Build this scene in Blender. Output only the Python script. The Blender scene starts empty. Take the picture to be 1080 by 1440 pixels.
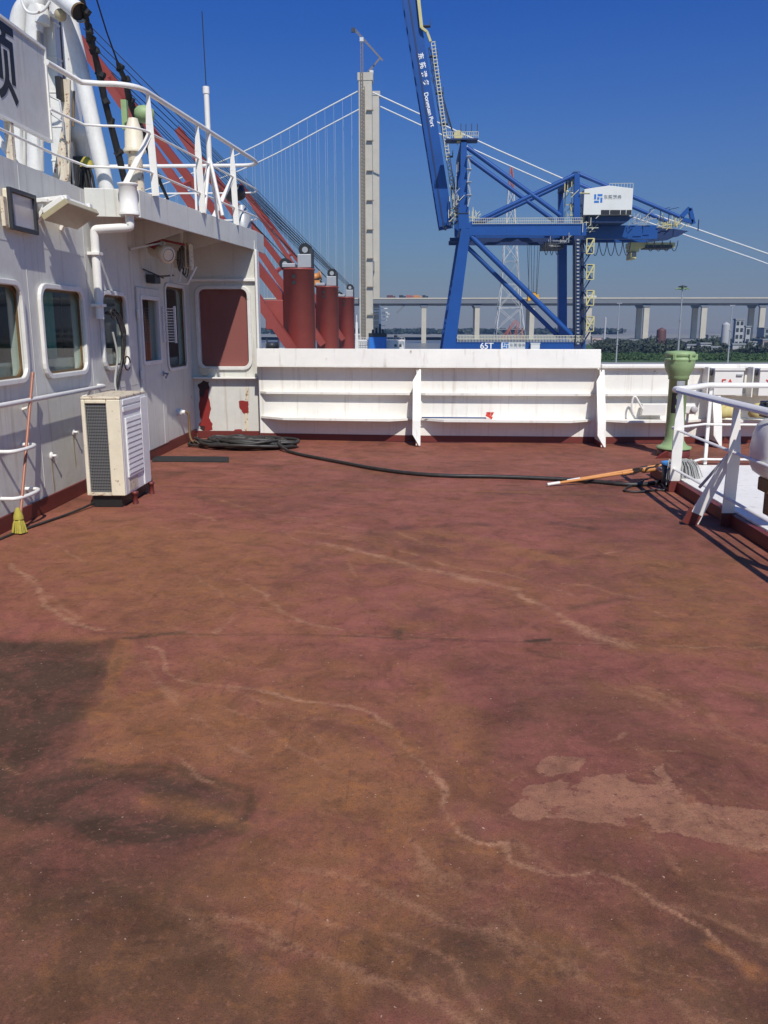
import bpy, bmesh, math, random
import numpy as np
from mathutils import Vector, Matrix
random.seed(7)
scene = bpy.context.scene
col = scene.collection

# ---------------------------------------------------------------- measured camera
F = 1200.0; CX, CY = 540.0, 720.0; EYE = 1.6
PITCH = math.atan((CY - 460.0) / F)
YAW = math.atan(50.0 / F * math.cos(PITCH))
def ray(px, py):
    x, y, z = (px - CX) / F, -(py - CY) / F, -1.0
    a = math.pi / 2 - PITCH
    y, z = y * math.cos(a) - z * math.sin(a), y * math.sin(a) + z * math.cos(a)
    x, y = x * math.cos(YAW) - y * math.sin(YAW), x * math.sin(YAW) + y * math.cos(YAW)
    return x, y, z
def az(px, py, z=0.0):
    d = ray(px, py); t = (z - EYE) / d[2]
    return Vector((d[0] * t, d[1] * t, z))
def ay(px, py, Y):
    d = ray(px, py); t = Y / d[1]
    return Vector((d[0] * t, Y, EYE + d[2] * t))
def ax(px, py, X):
    d = ray(px, py); t = X / d[0]
    return Vector((X, d[1] * t, EYE + d[2] * t))

# ---------------------------------------------------------------- mesh helper
class MB:
    def __init__(s):
        s.v = []; s.f = []; s.sm = []
    def add(s, vs, fs, smooth=False):
        o = len(s.v)
        s.v += [Vector(p) for p in vs]
        for f in fs:
            s.f.append([i + o for i in f]); s.sm.append(smooth)
        return s
    def box(s, c, d, m=None):
        x, y, z = d[0] / 2, d[1] / 2, d[2] / 2
        vs = [Vector((i, j, k)) for i in (-x, x) for j in (-y, y) for k in (-z, z)]
        if m is not None: vs = [m @ p for p in vs]
        c = Vector(c)
        return s.add([p + c for p in vs], [(0, 1, 3, 2), (4, 6, 7, 5), (0, 4, 5, 1), (2, 3, 7, 6), (0, 2, 6, 4), (1, 5, 7, 3)])
    def bb(s, a, b):
        a, b = Vector(a), Vector(b)
        return s.box((a + b) / 2, [abs(q) for q in (b - a)])
    def bar(s, p, q, w, h, up=(0, 0, 1), w2=None, h2=None):
        p, q = Vector(p), Vector(q); d = (q - p).normalized(); up = Vector(up)
        if abs(d.dot(up)) > .98: up = Vector((0, 1, 0))
        a = d.cross(up).normalized(); b = a.cross(d).normalized()
        w2 = w if w2 is None else w2; h2 = h if h2 is None else h2
        vs = []
        for c, ww, hh in ((p, w, h), (q, w2, h2)):
            vs += [c + a * (i * ww / 2) + b * (j * hh / 2) for i, j in ((-1, -1), (1, -1), (1, 1), (-1, 1))]
        return s.add(vs, [(3, 2, 1, 0), (4, 5, 6, 7), (0, 1, 5, 4), (1, 2, 6, 5), (2, 3, 7, 6), (3, 0, 4, 7)])
    def tube(s, pts, r, n=10, closed=False, caps=True):
        pts = [Vector(p) for p in pts]; N = len(pts)
        rs = r if isinstance(r, (list, tuple)) else [r] * N
        T = []
        for i in range(N):
            a = pts[i - 1] if (i > 0 or closed) else pts[i]
            b = pts[(i + 1) % N] if (i < N - 1 or closed) else pts[i]
            t = b - a
            T.append(t.normalized() if t.length > 1e-9 else Vector((0, 0, 1)))
        u = T[0].orthogonal().normalized(); vs = []
        for i in range(N):
            u = (u - T[i] * u.dot(T[i]))
            u = u.normalized() if u.length > 1e-6 else T[i].orthogonal().normalized()
            w = T[i].cross(u)
            vs += [pts[i] + (u * math.cos(k * 2 * math.pi / n) + w * math.sin(k * 2 * math.pi / n)) * rs[i] for k in range(n)]
        fs = []
        for i in range(N if closed else N - 1):
            j = (i + 1) % N
            for k in range(n):
                l = (k + 1) % n
                fs.append((i * n + k, i * n + l, j * n + l, j * n + k))
        s.add(vs, fs, True)
        if caps and not closed:
            s.add(vs[:n], [tuple(range(n))[::-1]]); s.add(vs[-n:], [tuple(range(n))])
        return s
    def lathe(s, c, prof, n=24, axis=(0, 0, 1), caps=True):
        """prof: (radius, height) along axis"""
        ax_ = Vector(axis).normalized(); u = ax_.orthogonal().normalized(); w = ax_.cross(u); c = Vector(c)
        vs = [c + ax_ * h + (u * math.cos(k * 2 * math.pi / n) + w * math.sin(k * 2 * math.pi / n)) * r for r, h in prof for k in range(n)]
        fs = [(i * n + k, i * n + (k + 1) % n, (i + 1) * n + (k + 1) % n, (i + 1) * n + k) for i in range(len(prof) - 1) for k in range(n)]
        s.add(vs, fs, True)
        if caps:
            s.add(vs[:n], [tuple(range(n))[::-1]]); s.add(vs[-n:], [tuple(range(n))])
        return s
    def prism(s, poly, ext):
        ext = Vector(ext); a = [Vector(p) for p in poly]; n = len(a)
        return s.add(a + [p + ext for p in a], [tuple(range(n))[::-1], tuple(range(n, 2 * n))] + [(i, (i + 1) % n, (i + 1) % n + n, i + n) for i in range(n)])
    def ring(s, outer, inner, ext):
        """flat frame between two loops of equal count, extruded by ext"""
        ext = Vector(ext); n = len(outer)
        vs = [Vector(p) for p in outer] + [Vector(p) for p in inner]
        vs += [p + ext for p in vs]
        fs = []
        for i in range(n):
            j = (i + 1) % n
            fs += [(i, j, n + j, n + i), (2 * n + i, 3 * n + i, 3 * n + j, 2 * n + j), (i, 2 * n + i, 2 * n + j, j), (n + i, n + j, 3 * n + j, 3 * n + i)]
        return s.add(vs, fs)
    def quad(s, a, b, c, d):
        return s.add([a, b, c, d], [(0, 1, 2, 3)])
    def build(s, name, mat, parent=None, bevel=0.0, at=None, segs=2):
        me = bpy.data.meshes.new(name)
        org = Vector((0, 0, 0))
        if parent is not None:
            org = Vector(parent['org']) if 'org' in parent else root_org[parent.name]
        elif at is not None:
            org = Vector(at)
        me.from_pydata([tuple(p - org) for p in s.v], [], s.f)
        for p, sm in zip(me.polygons, s.sm): p.use_smooth = sm
        bm = bmesh.new(); bm.from_mesh(me); bmesh.ops.recalc_face_normals(bm, faces=bm.faces); bm.to_mesh(me); bm.free()
        me.materials.append(mat)
        o = bpy.data.objects.new(name, me); col.objects.link(o)
        if parent is not None:
            o.parent = parent
        else:
            o.location = org
        root_org[o.name] = org
        if bevel:
            b = o.modifiers.new('bevel', 'BEVEL'); b.width = bevel; b.segments = segs; b.limit_method = 'ANGLE'; b.angle_limit = math.radians(40)
        return o
root_org = {}
def tag(o, label=None, cat=None, group=None, kind=None):
    if label: o['label'] = label
    if cat: o['category'] = cat
    if group: o['group'] = group
    if kind: o['kind'] = kind
    return o
def thing(name, label, cat, loc=(0, 0, 0), group=None):
    o = bpy.data.objects.new(name, None); col.objects.link(o)
    o.location = loc; o.empty_display_size = .2
    root_org[o.name] = Vector(loc)
    return tag(o, label, cat, group)
def copy_thing(root, loc, label):
    r = root.copy(); col.objects.link(r); r.location = loc; r['label'] = label
    for ch in list(root.children):
        c = ch.copy(); col.objects.link(c); c.parent = r
        for g in list(ch.children):
            d = g.copy(); col.objects.link(d); d.parent = c
    return r
def chaikin(pts, it=2, closed=False):
    pts = [Vector(p) for p in pts]
    for _ in range(it):
        q = [] if closed else [pts[0]]
        for i in range(len(pts) if closed else len(pts) - 1):
            a, b = pts[i], pts[(i + 1) % len(pts)]
            q += [a * .75 + b * .25, a * .25 + b * .75]
        if not closed: q.append(pts[-1])
        pts = q
    return pts
def rrect(fn, u0, u1, v0, v1, r, n=5):
    """rounded rectangle loop, fn(u, v) -> point"""
    out = []
    for cu, cv, a0 in ((u1 - r, v1 - r, 0), (u0 + r, v1 - r, 90), (u0 + r, v0 + r, 180), (u1 - r, v0 + r, 270)):
        for k in range(n + 1):
            a = math.radians(a0 + 90 * k / n)
            out.append(fn(cu + r * math.cos(a), cv + r * math.sin(a)))
    return out
def text_mesh(body, c, u, v, size, name, mat, parent, thick=.01, spacing=1.0, align='CENTER', bold=0.0):
    """flat lettering: centre c, reading direction u, up v"""
    cu = bpy.data.curves.new('lettering', 'FONT'); cu.body = body; cu.size = size
    cu.align_x = align; cu.align_y = 'CENTER'; cu.extrude = thick / 2; cu.space_character = spacing; cu.offset = bold
    t = bpy.data.objects.new('lettering_source', cu); col.objects.link(t)
    bpy.context.view_layer.update()
    me = bpy.data.meshes.new_from_object(t.evaluated_get(bpy.context.evaluated_depsgraph_get()))
    bpy.data.objects.remove(t); bpy.data.curves.remove(cu)
    u = Vector(u).normalized(); n = u.cross(Vector(v)).normalized(); v = n.cross(u)
    c = Vector(c); org = root_org[parent.name]
    for q in me.vertices:
        q.co = c - org + u * q.co.x + v * q.co.y + n * q.co.z
    me.materials.clear(); me.materials.append(mat)
    o = bpy.data.objects.new(name, me); col.objects.link(o); o.parent = parent; root_org[o.name] = org
    return o

# ---------------------------------------------------------------- materials
def nt(name):
    m = bpy.data.materials.new(name); m.use_nodes = True
    t = m.node_tree; b = t.nodes['Principled BSDF']
    return m, t, b
def noise(t, scale, detail=4, rough=.55, vec=None, dist=0.0):
    n = t.nodes.new('ShaderNodeTexNoise'); n.inputs['Scale'].default_value = scale
    n.inputs['Detail'].default_value = detail; n.inputs['Roughness'].default_value = rough; n.inputs['Distortion'].default_value = dist
    if vec is not None: t.links.new(vec, n.inputs['Vector'])
    return n.outputs['Fac']
def ramp(t, fac, stops):
    r = t.nodes.new('ShaderNodeValToRGB'); e = r.color_ramp.elements
    while len(e) < len(stops): e.new(.5)
    for k, (p, c) in zip(e, stops):
        k.position = p; k.color = (c, c, c, 1) if not isinstance(c, (tuple, list)) else (*c, 1)
    t.links.new(fac, r.inputs['Fac']); return r.outputs['Color']
def mix(t, fac, a, b, mode='MIX'):
    n = t.nodes.new('ShaderNodeMix'); n.data_type = 'RGBA'; n.blend_type = mode
    for s, v in ((n.inputs[0], fac), (n.inputs[6], a), (n.inputs[7], b)):
        if isinstance(v, bpy.types.NodeSocket): t.links.new(v, s)
        elif isinstance(v, (int, float)): s.default_value = v if s.type == 'VALUE' else (v, v, v, 1)
        else: s.default_value = (*v, 1)
    return n.outputs[2]
def mth(t, op, a, b=0.0, clamp=False):
    n = t.nodes.new('ShaderNodeMath'); n.operation = op; n.use_clamp = clamp
    for s, v in ((n.inputs[0], a), (n.inputs[1], b)):
        if isinstance(v, bpy.types.NodeSocket): t.links.new(v, s)
        else: s.default_value = v
    return n.outputs[0]
def coords(t, scale=(1, 1, 1)):
    c = t.nodes.new('ShaderNodeNewGeometry')
    m = t.nodes.new('ShaderNodeMapping'); m.inputs['Scale'].default_value = scale
    t.links.new(c.outputs['Position'], m.inputs['Vector']); return m.outputs['Vector']
def paint(name, c, rough=.45, dirt=.25, rust=0.0, scale=3.0, streak=0.0, metal=0.0, bump=.0, dirtc=None, spec=.5):
    """painted metal: slight tone variation, optional rust freckles and run-off streaks"""
    m, t, b = nt(name); v = coords(t)
    d = dirtc or tuple(q * .62 for q in c)
    n1 = ramp(t, noise(t, scale, 6, .62, v), [(.38, 0.0), (.72, dirt)])
    cc = mix(t, n1, c, d)
    n0 = ramp(t, noise(t, scale * 9, 3, .6, v), [(.3, 0.0), (.8, dirt * .5)])
    cc = mix(t, n0, cc, d)
    if streak:
        s = noise(t, 1.0, 5, .6, coords(t, (14, 14, .7)))
        cc = mix(t, ramp(t, s, [(.56, 0.0), (.74, streak)]), cc, (.30, .20, .12))
    if rust:
        r1 = noise(t, scale * 2.3, 8, .7, v); 
        cc = mix(t, ramp(t, r1, [(.735 - rust * .2, 0.0), (.79 - rust * .2, .9)]), cc, (.20, .075, .022))
    t.links.new(cc, b.inputs['Base Color'])
    b.inputs['Roughness'].default_value = rough; b.inputs['Metallic'].default_value = metal
    b.inputs['Specular IOR Level'].default_value = spec
    if bump:
        bp = t.nodes.new('ShaderNodeBump'); bp.inputs['Strength'].default_value = bump; bp.inputs['Distance'].default_value = .02
        t.links.new(noise(t, 5, 4, .5, v), bp.inputs['Height']); t.links.new(bp.outputs['Normal'], b.inputs['Normal'])
    return m
M = {}
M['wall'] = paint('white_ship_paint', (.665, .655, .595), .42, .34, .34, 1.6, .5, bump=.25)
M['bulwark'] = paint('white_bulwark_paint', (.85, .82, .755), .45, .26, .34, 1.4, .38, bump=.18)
M['white'] = paint('white_fitting_paint', (.80, .775, .72), .4, .2, .14, 6)
M['mast'] = paint('weathered_mast_paint', (.76, .75, .71), .45, .45, .42, 6, .35)
M['rail'] = paint('white_rail_paint', (.80, .775, .72), .38, .15, .12, 9)
M['frame'] = paint('window_frame_paint', (.76, .74, .69), .4, .35, .42, 7)
M['cream'] = paint('cream_casing_paint', (.78, .70, .53), .45, .3, .55, 8)
M['casing'] = paint('white_casing_paint', (.78, .77, .74), .42, .2, .12, 7)
M['rusty'] = paint('rust_stained_white', (.70, .61, .46), .55, .5, .93, 9, .5)
M['trim'] = paint('red_trim_paint', (.15, .028, .022), .5, .4, .0, 5)
M['rededge'] = paint('flaking_red_primer', (.26, .022, .018), .55, .3, .0, 12)
M['flake'] = paint('bare_dark_primer', (.035, .015, .013), .6, .3, .0, 12)
M['dark'] = paint('black_paint', (.018, .018, .018), .45, .2)
M['rubber'] = paint('black_rubber', (.017, .016, .015), .48, .6, 0, 20, dirtc=(.06, .052, .045))
M['mat'] = paint('black_mat', (.02, .02, .02), .85, .4, 0, 14)
M['crane_red'] = paint('red_crane_paint', (.32, .062, .048), .45, .5, .25, .5)
M['blue'] = paint('blue_crane_paint', (.010, .074, .30), .38, .4, .0, .25)
M['bluedark'] = paint('dark_blue_crane_paint', (.007, .028, .11), .5, .25, .0, .25)
M['yellow'] = paint('yellow_safety_paint', (.62, .55, .24), .5, .35, .0, .6)
M['paleyellow'] = paint('pale_walkway_rail', (.62, .60, .45), .5, .35, .0, .6)
M['spreader'] = paint('spreader_yellow', (.75, .40, .02), .5, .3, .0, .6)
M['housewhite'] = paint('machinery_house_white', (.74, .74, .70), .45, .2, .0, .25)
M['gunmetal'] = paint('dark_machinery', (.035, .037, .042), .5, .4, .0, 1)
M['concrete'] = paint('bridge_concrete', (.62, .56, .44), .8, .35, .0, .12)
M['girder'] = paint('viaduct_girder', (.20, .21, .22), .7, .25, .0, .05)
M['cable'] = paint('white_bridge_cable', (.80, .80, .76), .5, .1)
M['hanger'] = paint('pale_hanger_cable', (.50, .55, .62), .5, .1)
M['scaffold'] = paint('brown_scaffold', (.30, .23, .13), .8, .6, .0, .2)
M['steel'] = paint('galvanised_steel', (.42, .43, .44), .45, .3, .0, 2, metal=.3)
M['pylonwhite'] = paint('pylon_white', (.52, .52, .52), .5, .1)
M['pylonred'] = paint('pylon_red', (.40, .11, .08), .5, .1)
M['green'] = paint('green_vent_paint', (.29, .41, .19), .55, .5, .16, 7)
M['rope'] = paint('black_stay_wrap', (.014, .014, .015), .7, .5, 0, 30)
M['wood'] = paint('orange_wooden_pole', (.62, .26, .075), .5, .3, 0, 12)
M['pole'] = paint('red_brown_pole', (.36, .14, .08), .45, .35, 0, 9)
M['mopyellow'] = paint('yellow_mop_yarn', (.44, .37, .06), .9, .6, 0, 40)
M['mopgrey'] = paint('grey_mop_yarn', (.40, .40, .38), .95, .7, 0, 60)
M['bluepl'] = paint('blue_plastic', (.05, .22, .52), .35, .1)
M['brushblue'] = paint('dark_blue_pole', (.01, .045, .16), .35, .1)
M['redpl'] = paint('red_plastic', (.60, .05, .03), .4, .1)
M['plastic'] = paint('white_plastic_cowl', (.70, .69, .66), .3, .25, .0, 8)
M['brown'] = paint('brown_corroded_metal', (.16, .09, .03), .6, .6, .2, 12)
M['yellowish'] = paint('yellowed_canvas', (.60, .50, .20), .7, .5, .1, 10)
M['signgrey'] = paint('grey_sign_board', (.60, .59, .57), .5, .45, .22, 4, .3)
M['black_ink'] = paint('black_lettering', (.012, .012, .013), .5, .1)
M['red_ink'] = paint('red_lettering', (.62, .05, .03), .5, .35)
M['white_ink'] = paint('white_lettering', (.85, .85, .85), .5, .05)
M['grey_ink'] = paint('grey_lettering', (.22, .23, .25), .5, .1)
M['blue_ink'] = paint('blue_logo', (.03, .17, .52), .5, .05)
M['redboard'] = paint('red_brown_board', (.27, .085, .07), .6, .2, .0, 3)
M['curtain'] = paint('teal_curtain', (.09, .30, .24), .9, .3, 0, 8)
M['interior'] = paint('dark_interior', (.03, .032, .03), .8, .3)
M['pale_cloth'] = paint('pale_curtain_edge', (.36, .36, .33), .9, .3, 0, 8)
M['lampglass'] = paint('frosted_lamp_glass', (.50, .46, .46), .25, .2, 0, 8)
M['amber'] = paint('tarnished_lamp_cover', (.42, .36, .22), .3, .4, .1, 14)
M['funnel'] = paint('bright_blue_funnel', (.03, .19, .62), .45, .1)
M['tank_red'] = paint('maroon_tank_paint', (.13, .055, .05), .6, .2, 0, .2)
M['bldg'] = paint('pale_far_building', (.46, .46, .46), .7, .2, 0, .1)
M['bldggrey'] = paint('grey_far_building', (.30, .31, .32), .7, .2, 0, .1)
M['bldgpink'] = paint('pink_far_building', (.45, .34, .30), .7, .2, 0, .1)
M['winfar'] = paint('far_window_glass', (.05, .06, .07), .3, .1)
M['hull'] = paint('dark_hull_paint', (.06, .03, .03), .5, .2, 0, .3)
M['brass'] = paint('brass_cap', (.30, .20, .10), .4, .3, .0, 20, metal=.5)

def glass_mat(tint=(.78, .86, .82), ior=1.5):
    m, t, b = nt('tinted_window_glass')
    out = t.nodes['Material Output']
    tr = t.nodes.new('ShaderNodeBsdfTransparent'); tr.inputs['Color'].default_value = (*tint, 1)
    gl = t.nodes.new('ShaderNodeBsdfGlossy'); gl.inputs['Roughness'].default_value = .03
    lw = t.nodes.new('ShaderNodeLayerWeight'); lw.inputs['Blend'].default_value = .5
    f0 = ((ior - 1) / (ior + 1)) ** 2
    fr = mth(t, 'ADD', mth(t, 'MULTIPLY', mth(t, 'POWER', lw.outputs['Facing'], 5.0), 1 - f0), f0)
    mx = t.nodes.new('ShaderNodeMixShader')
    t.links.new(fr, mx.inputs[0]); t.links.new(tr.outputs[0], mx.inputs[1]); t.links.new(gl.outputs[0], mx.inputs[2])
    t.links.new(mx.outputs[0], out.inputs['Surface'])
    return m
M['glass'] = glass_mat()
M['clear'] = glass_mat((.97, .97, .97), 1.35)
def mesh_grille_mat():
    """black perforated screen: dark wire with a grid of see-through holes"""
    m, t, b = nt('perforated_screen'); out = t.nodes['Material Output']
    b.inputs['Base Color'].default_value = (.14, .14, .14, 1); b.inputs['Roughness'].default_value = .4
    g = t.nodes.new('ShaderNodeNewGeometry'); s = t.nodes.new('ShaderNodeSeparateXYZ'); t.links.new(g.outputs['Position'], s.inputs[0])
    k = 2 * math.pi / .03
    a = mth(t, 'SINE', mth(t, 'MULTIPLY', mth(t, 'ADD', s.outputs['X'], mth(t, 'MULTIPLY', s.outputs['Z'], .55)), k))
    c = mth(t, 'SINE', mth(t, 'MULTIPLY', mth(t, 'SUBTRACT', s.outputs['X'], mth(t, 'MULTIPLY', s.outputs['Z'], .55)), k))
    h = mth(t, 'GREATER_THAN', mth(t, 'MULTIPLY', a, c), .12)
    tr = t.nodes.new('ShaderNodeBsdfTransparent'); mx = t.nodes.new('ShaderNodeMixShader')
    t.links.new(h, mx.inputs[0]); t.links.new(b.outputs[0], mx.inputs[1]); t.links.new(tr.outputs[0], mx.inputs[2])
    t.links.new(mx.outputs[0], out.inputs['Surface'])
    return m
M['screen'] = mesh_grille_mat()
def deck_mat():
    m, t, b = nt('worn_red_deck_paint'); v = coords(t)
    at = t.nodes.new('ShaderNodeAttribute'); at.attribute_name = 'wear_tone'
    sp = t.nodes.new('ShaderNodeSeparateColor'); t.links.new(at.outputs['Color'], sp.inputs[0])
    big = noise(t, .9, 6, .6, v, .6); mid = noise(t, 3.5, 7, .65, v, .8); fine = noise(t, 28, 6, .7, v); grain = noise(t, 220, 3, .6, v)
    cc = ramp(t, big, [(.30, (.160, .063, .043)), (.47, (.262, .089, .064)), (.68, (.335, .112, .082))])
    cc = mix(t, ramp(t, mid, [(.46, 0.0), (.70, .75)]), cc, (.245, .100, .048))
    cc = mix(t, ramp(t, noise(t, 1.7, 8, .7, v, 1.2), [(.53, 0.0), (.68, .65)]), cc, (.105, .054, .035))
    sv = noise(t, 1, 7, .65, coords(t, (1.1, 3.2, 1)), .8)
    cc = mix(t, ramp(t, sv, [(.50, 0.0), (.70, .36)]), cc, (.33, .135, .080))
    jit = mth(t, 'ADD', mth(t, 'MULTIPLY', mth(t, 'SUBTRACT', fine, .5), 2.6), mth(t, 'ADD', mth(t, 'MULTIPLY', mth(t, 'SUBTRACT', mid, .5), 1.4), mth(t, 'MULTIPLY', mth(t, 'SUBTRACT', noise(t, 90, 4, .7, v), .5), 2.4)))
    soft = mth(t, 'ADD', mth(t, 'MULTIPLY', mth(t, 'SUBTRACT', fine, .5), .9), mth(t, 'MULTIPLY', mth(t, 'SUBTRACT', mid, .5), 2.2))
    def msk(ch, lo, hi, k, jt=None):
        return mth(t, 'MULTIPLY', ramp(t, mth(t, 'MULTIPLY', ch, mth(t, 'ADD', 1.0, jt or jit)), [(lo, 0.0), (hi, 1.0)]), k)
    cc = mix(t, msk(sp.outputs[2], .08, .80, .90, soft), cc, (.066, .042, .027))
    cc = mix(t, msk(sp.outputs[1], .08, .85, .66, soft), cc, (.285, .125, .054))
    cc = mix(t, mth(t, 'MULTIPLY', mth(t, 'MULTIPLY', ramp(t, noise(t, 11, 7, .72, v, .6), [(.50, 0.0), (.66, 1.0)]), sp.outputs[1], True), .52), cc, (.40, .155, .050))
    cc = mix(t, mth(t, 'MULTIPLY', ramp(t, noise(t, 7, 8, .75, v, 1.5), [(.56, 0.0), (.66, 1.0)]), .30), cc, (.085, .048, .034))
    cc = mix(t, msk(at.outputs['Alpha'], .38, .55, .72), cc, mix(t, ramp(t, noise(t, 9, 7, .7, v, .8), [(.44, 0.0), (.64, .8)]), (.375, .185, .108), (.25, .112, .075)))
    cc = mix(t, msk(sp.outputs[0], .14, .90, .80), cc, (.42, .215, .125))
    cc = mix(t, ramp(t, fine, [(.32, .42), (.46, 0.0)]), cc, (.06, .036, .03))
    cc = mix(t, ramp(t, noise(t, 42, 5, .7, v), [(.54, 0.0), (.70, .28)]), cc, (.44, .19, .125))
    cc = mix(t, ramp(t, grain, [(.36, .42), (.50, 0.0)]), cc, (.055, .032, .027))
    for ang, k in ((.55, .20), (-.83, .22), (2.05, .16)):
        c_ = t.nodes.new('ShaderNodeNewGeometry'); m_ = t.nodes.new('ShaderNodeMapping'); m_.inputs['Scale'].default_value = (46, 1.3, 1); m_.inputs['Rotation'].default_value = (0, 0, ang)
        t.links.new(c_.outputs['Position'], m_.inputs['Vector'])
        cc = mix(t, ramp(t, noise(t, 1, 3, .6, m_.outputs['Vector'], .3), [(.66, 0.0), (.72, k)]), cc, (.07, .035, .026))
    tone = ramp(t, noise(t, 4.5, 9, .74, v, .7), [(.30, .62), (.52, .95), (.72, 1.14)])
    cc = mix(t, 1.0, cc, tone, 'MULTIPLY')
    cc = mix(t, ramp(t, noise(t, 60, 2, .5, v), [(.735, 0.0), (.75, .7)]), cc, (.50, .34, .25))
    t.links.new(cc, b.inputs['Base Color'])
    t.links.new(ramp(t, mid, [(.3, .55), (.7, .8)]), b.inputs['Roughness'])
    b.inputs['Specular IOR Level'].default_value = .12
    bp = t.nodes.new('ShaderNodeBump'); bp.inputs['Strength'].default_value = .35; bp.inputs['Distance'].default_value = .006
    t.links.new(mth(t, 'ADD', fine, mth(t, 'MULTIPLY', grain, .6)), bp.inputs['Height']); t.links.new(bp.outputs['Normal'], b.inputs['Normal'])
    return m
M['deck'] = deck_mat()
def ground_mat(name, a, c, scale, rough=.9):
    m, t, b = nt(name)
    t.links.new(ramp(t, noise(t, scale, 8, .65, coords(t)), [(.35, a), (.65, c)]), b.inputs['Base Color']); b.inputs['Roughness'].default_value = rough
    return m
M['grassland'] = ground_mat('levee_grass', (.035, .075, .018), (.075, .12, .035), .12)
M['quay'] = ground_mat('quay_concrete', (.26, .25, .24), (.36, .35, .33), .05)
M['leaf'] = ground_mat('dark_tree_leaves', (.028, .042, .030), (.075, .090, .058), .09)
M['bark'] = ground_mat('tree_bark', (.05, .04, .03), (.09, .07, .05), .5)
def water_mat():
    m, t, b = nt('river_water'); b.inputs['Base Color'].default_value = (.22, .21, .17, 1); b.inputs['Roughness'].default_value = .3
    bp = t.nodes.new('ShaderNodeBump'); bp.inputs['Strength'].default_value = .4
    t.links.new(noise(t, .35, 5, .6, coords(t)), bp.inputs['Height']); t.links.new(bp.outputs['Normal'], b.inputs['Normal'])
    return m
M['water'] = water_mat()
M['hazed_land'] = ground_mat('haze_pale_land', (.22, .22, .19), (.30, .29, .25), .01)  # pale ground colour stands in for haze over the far land
HAZE = .00023; SUN = 3.8; SKY = .10; AIR = 1.0; DUST = .75; OZ = 9.0; EXPO = .2
GRADE = ((.55, 2.2), (1.05, 1.7), (.88, 1.0))
MURK = (2.85, 2.85, 2.95)
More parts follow.
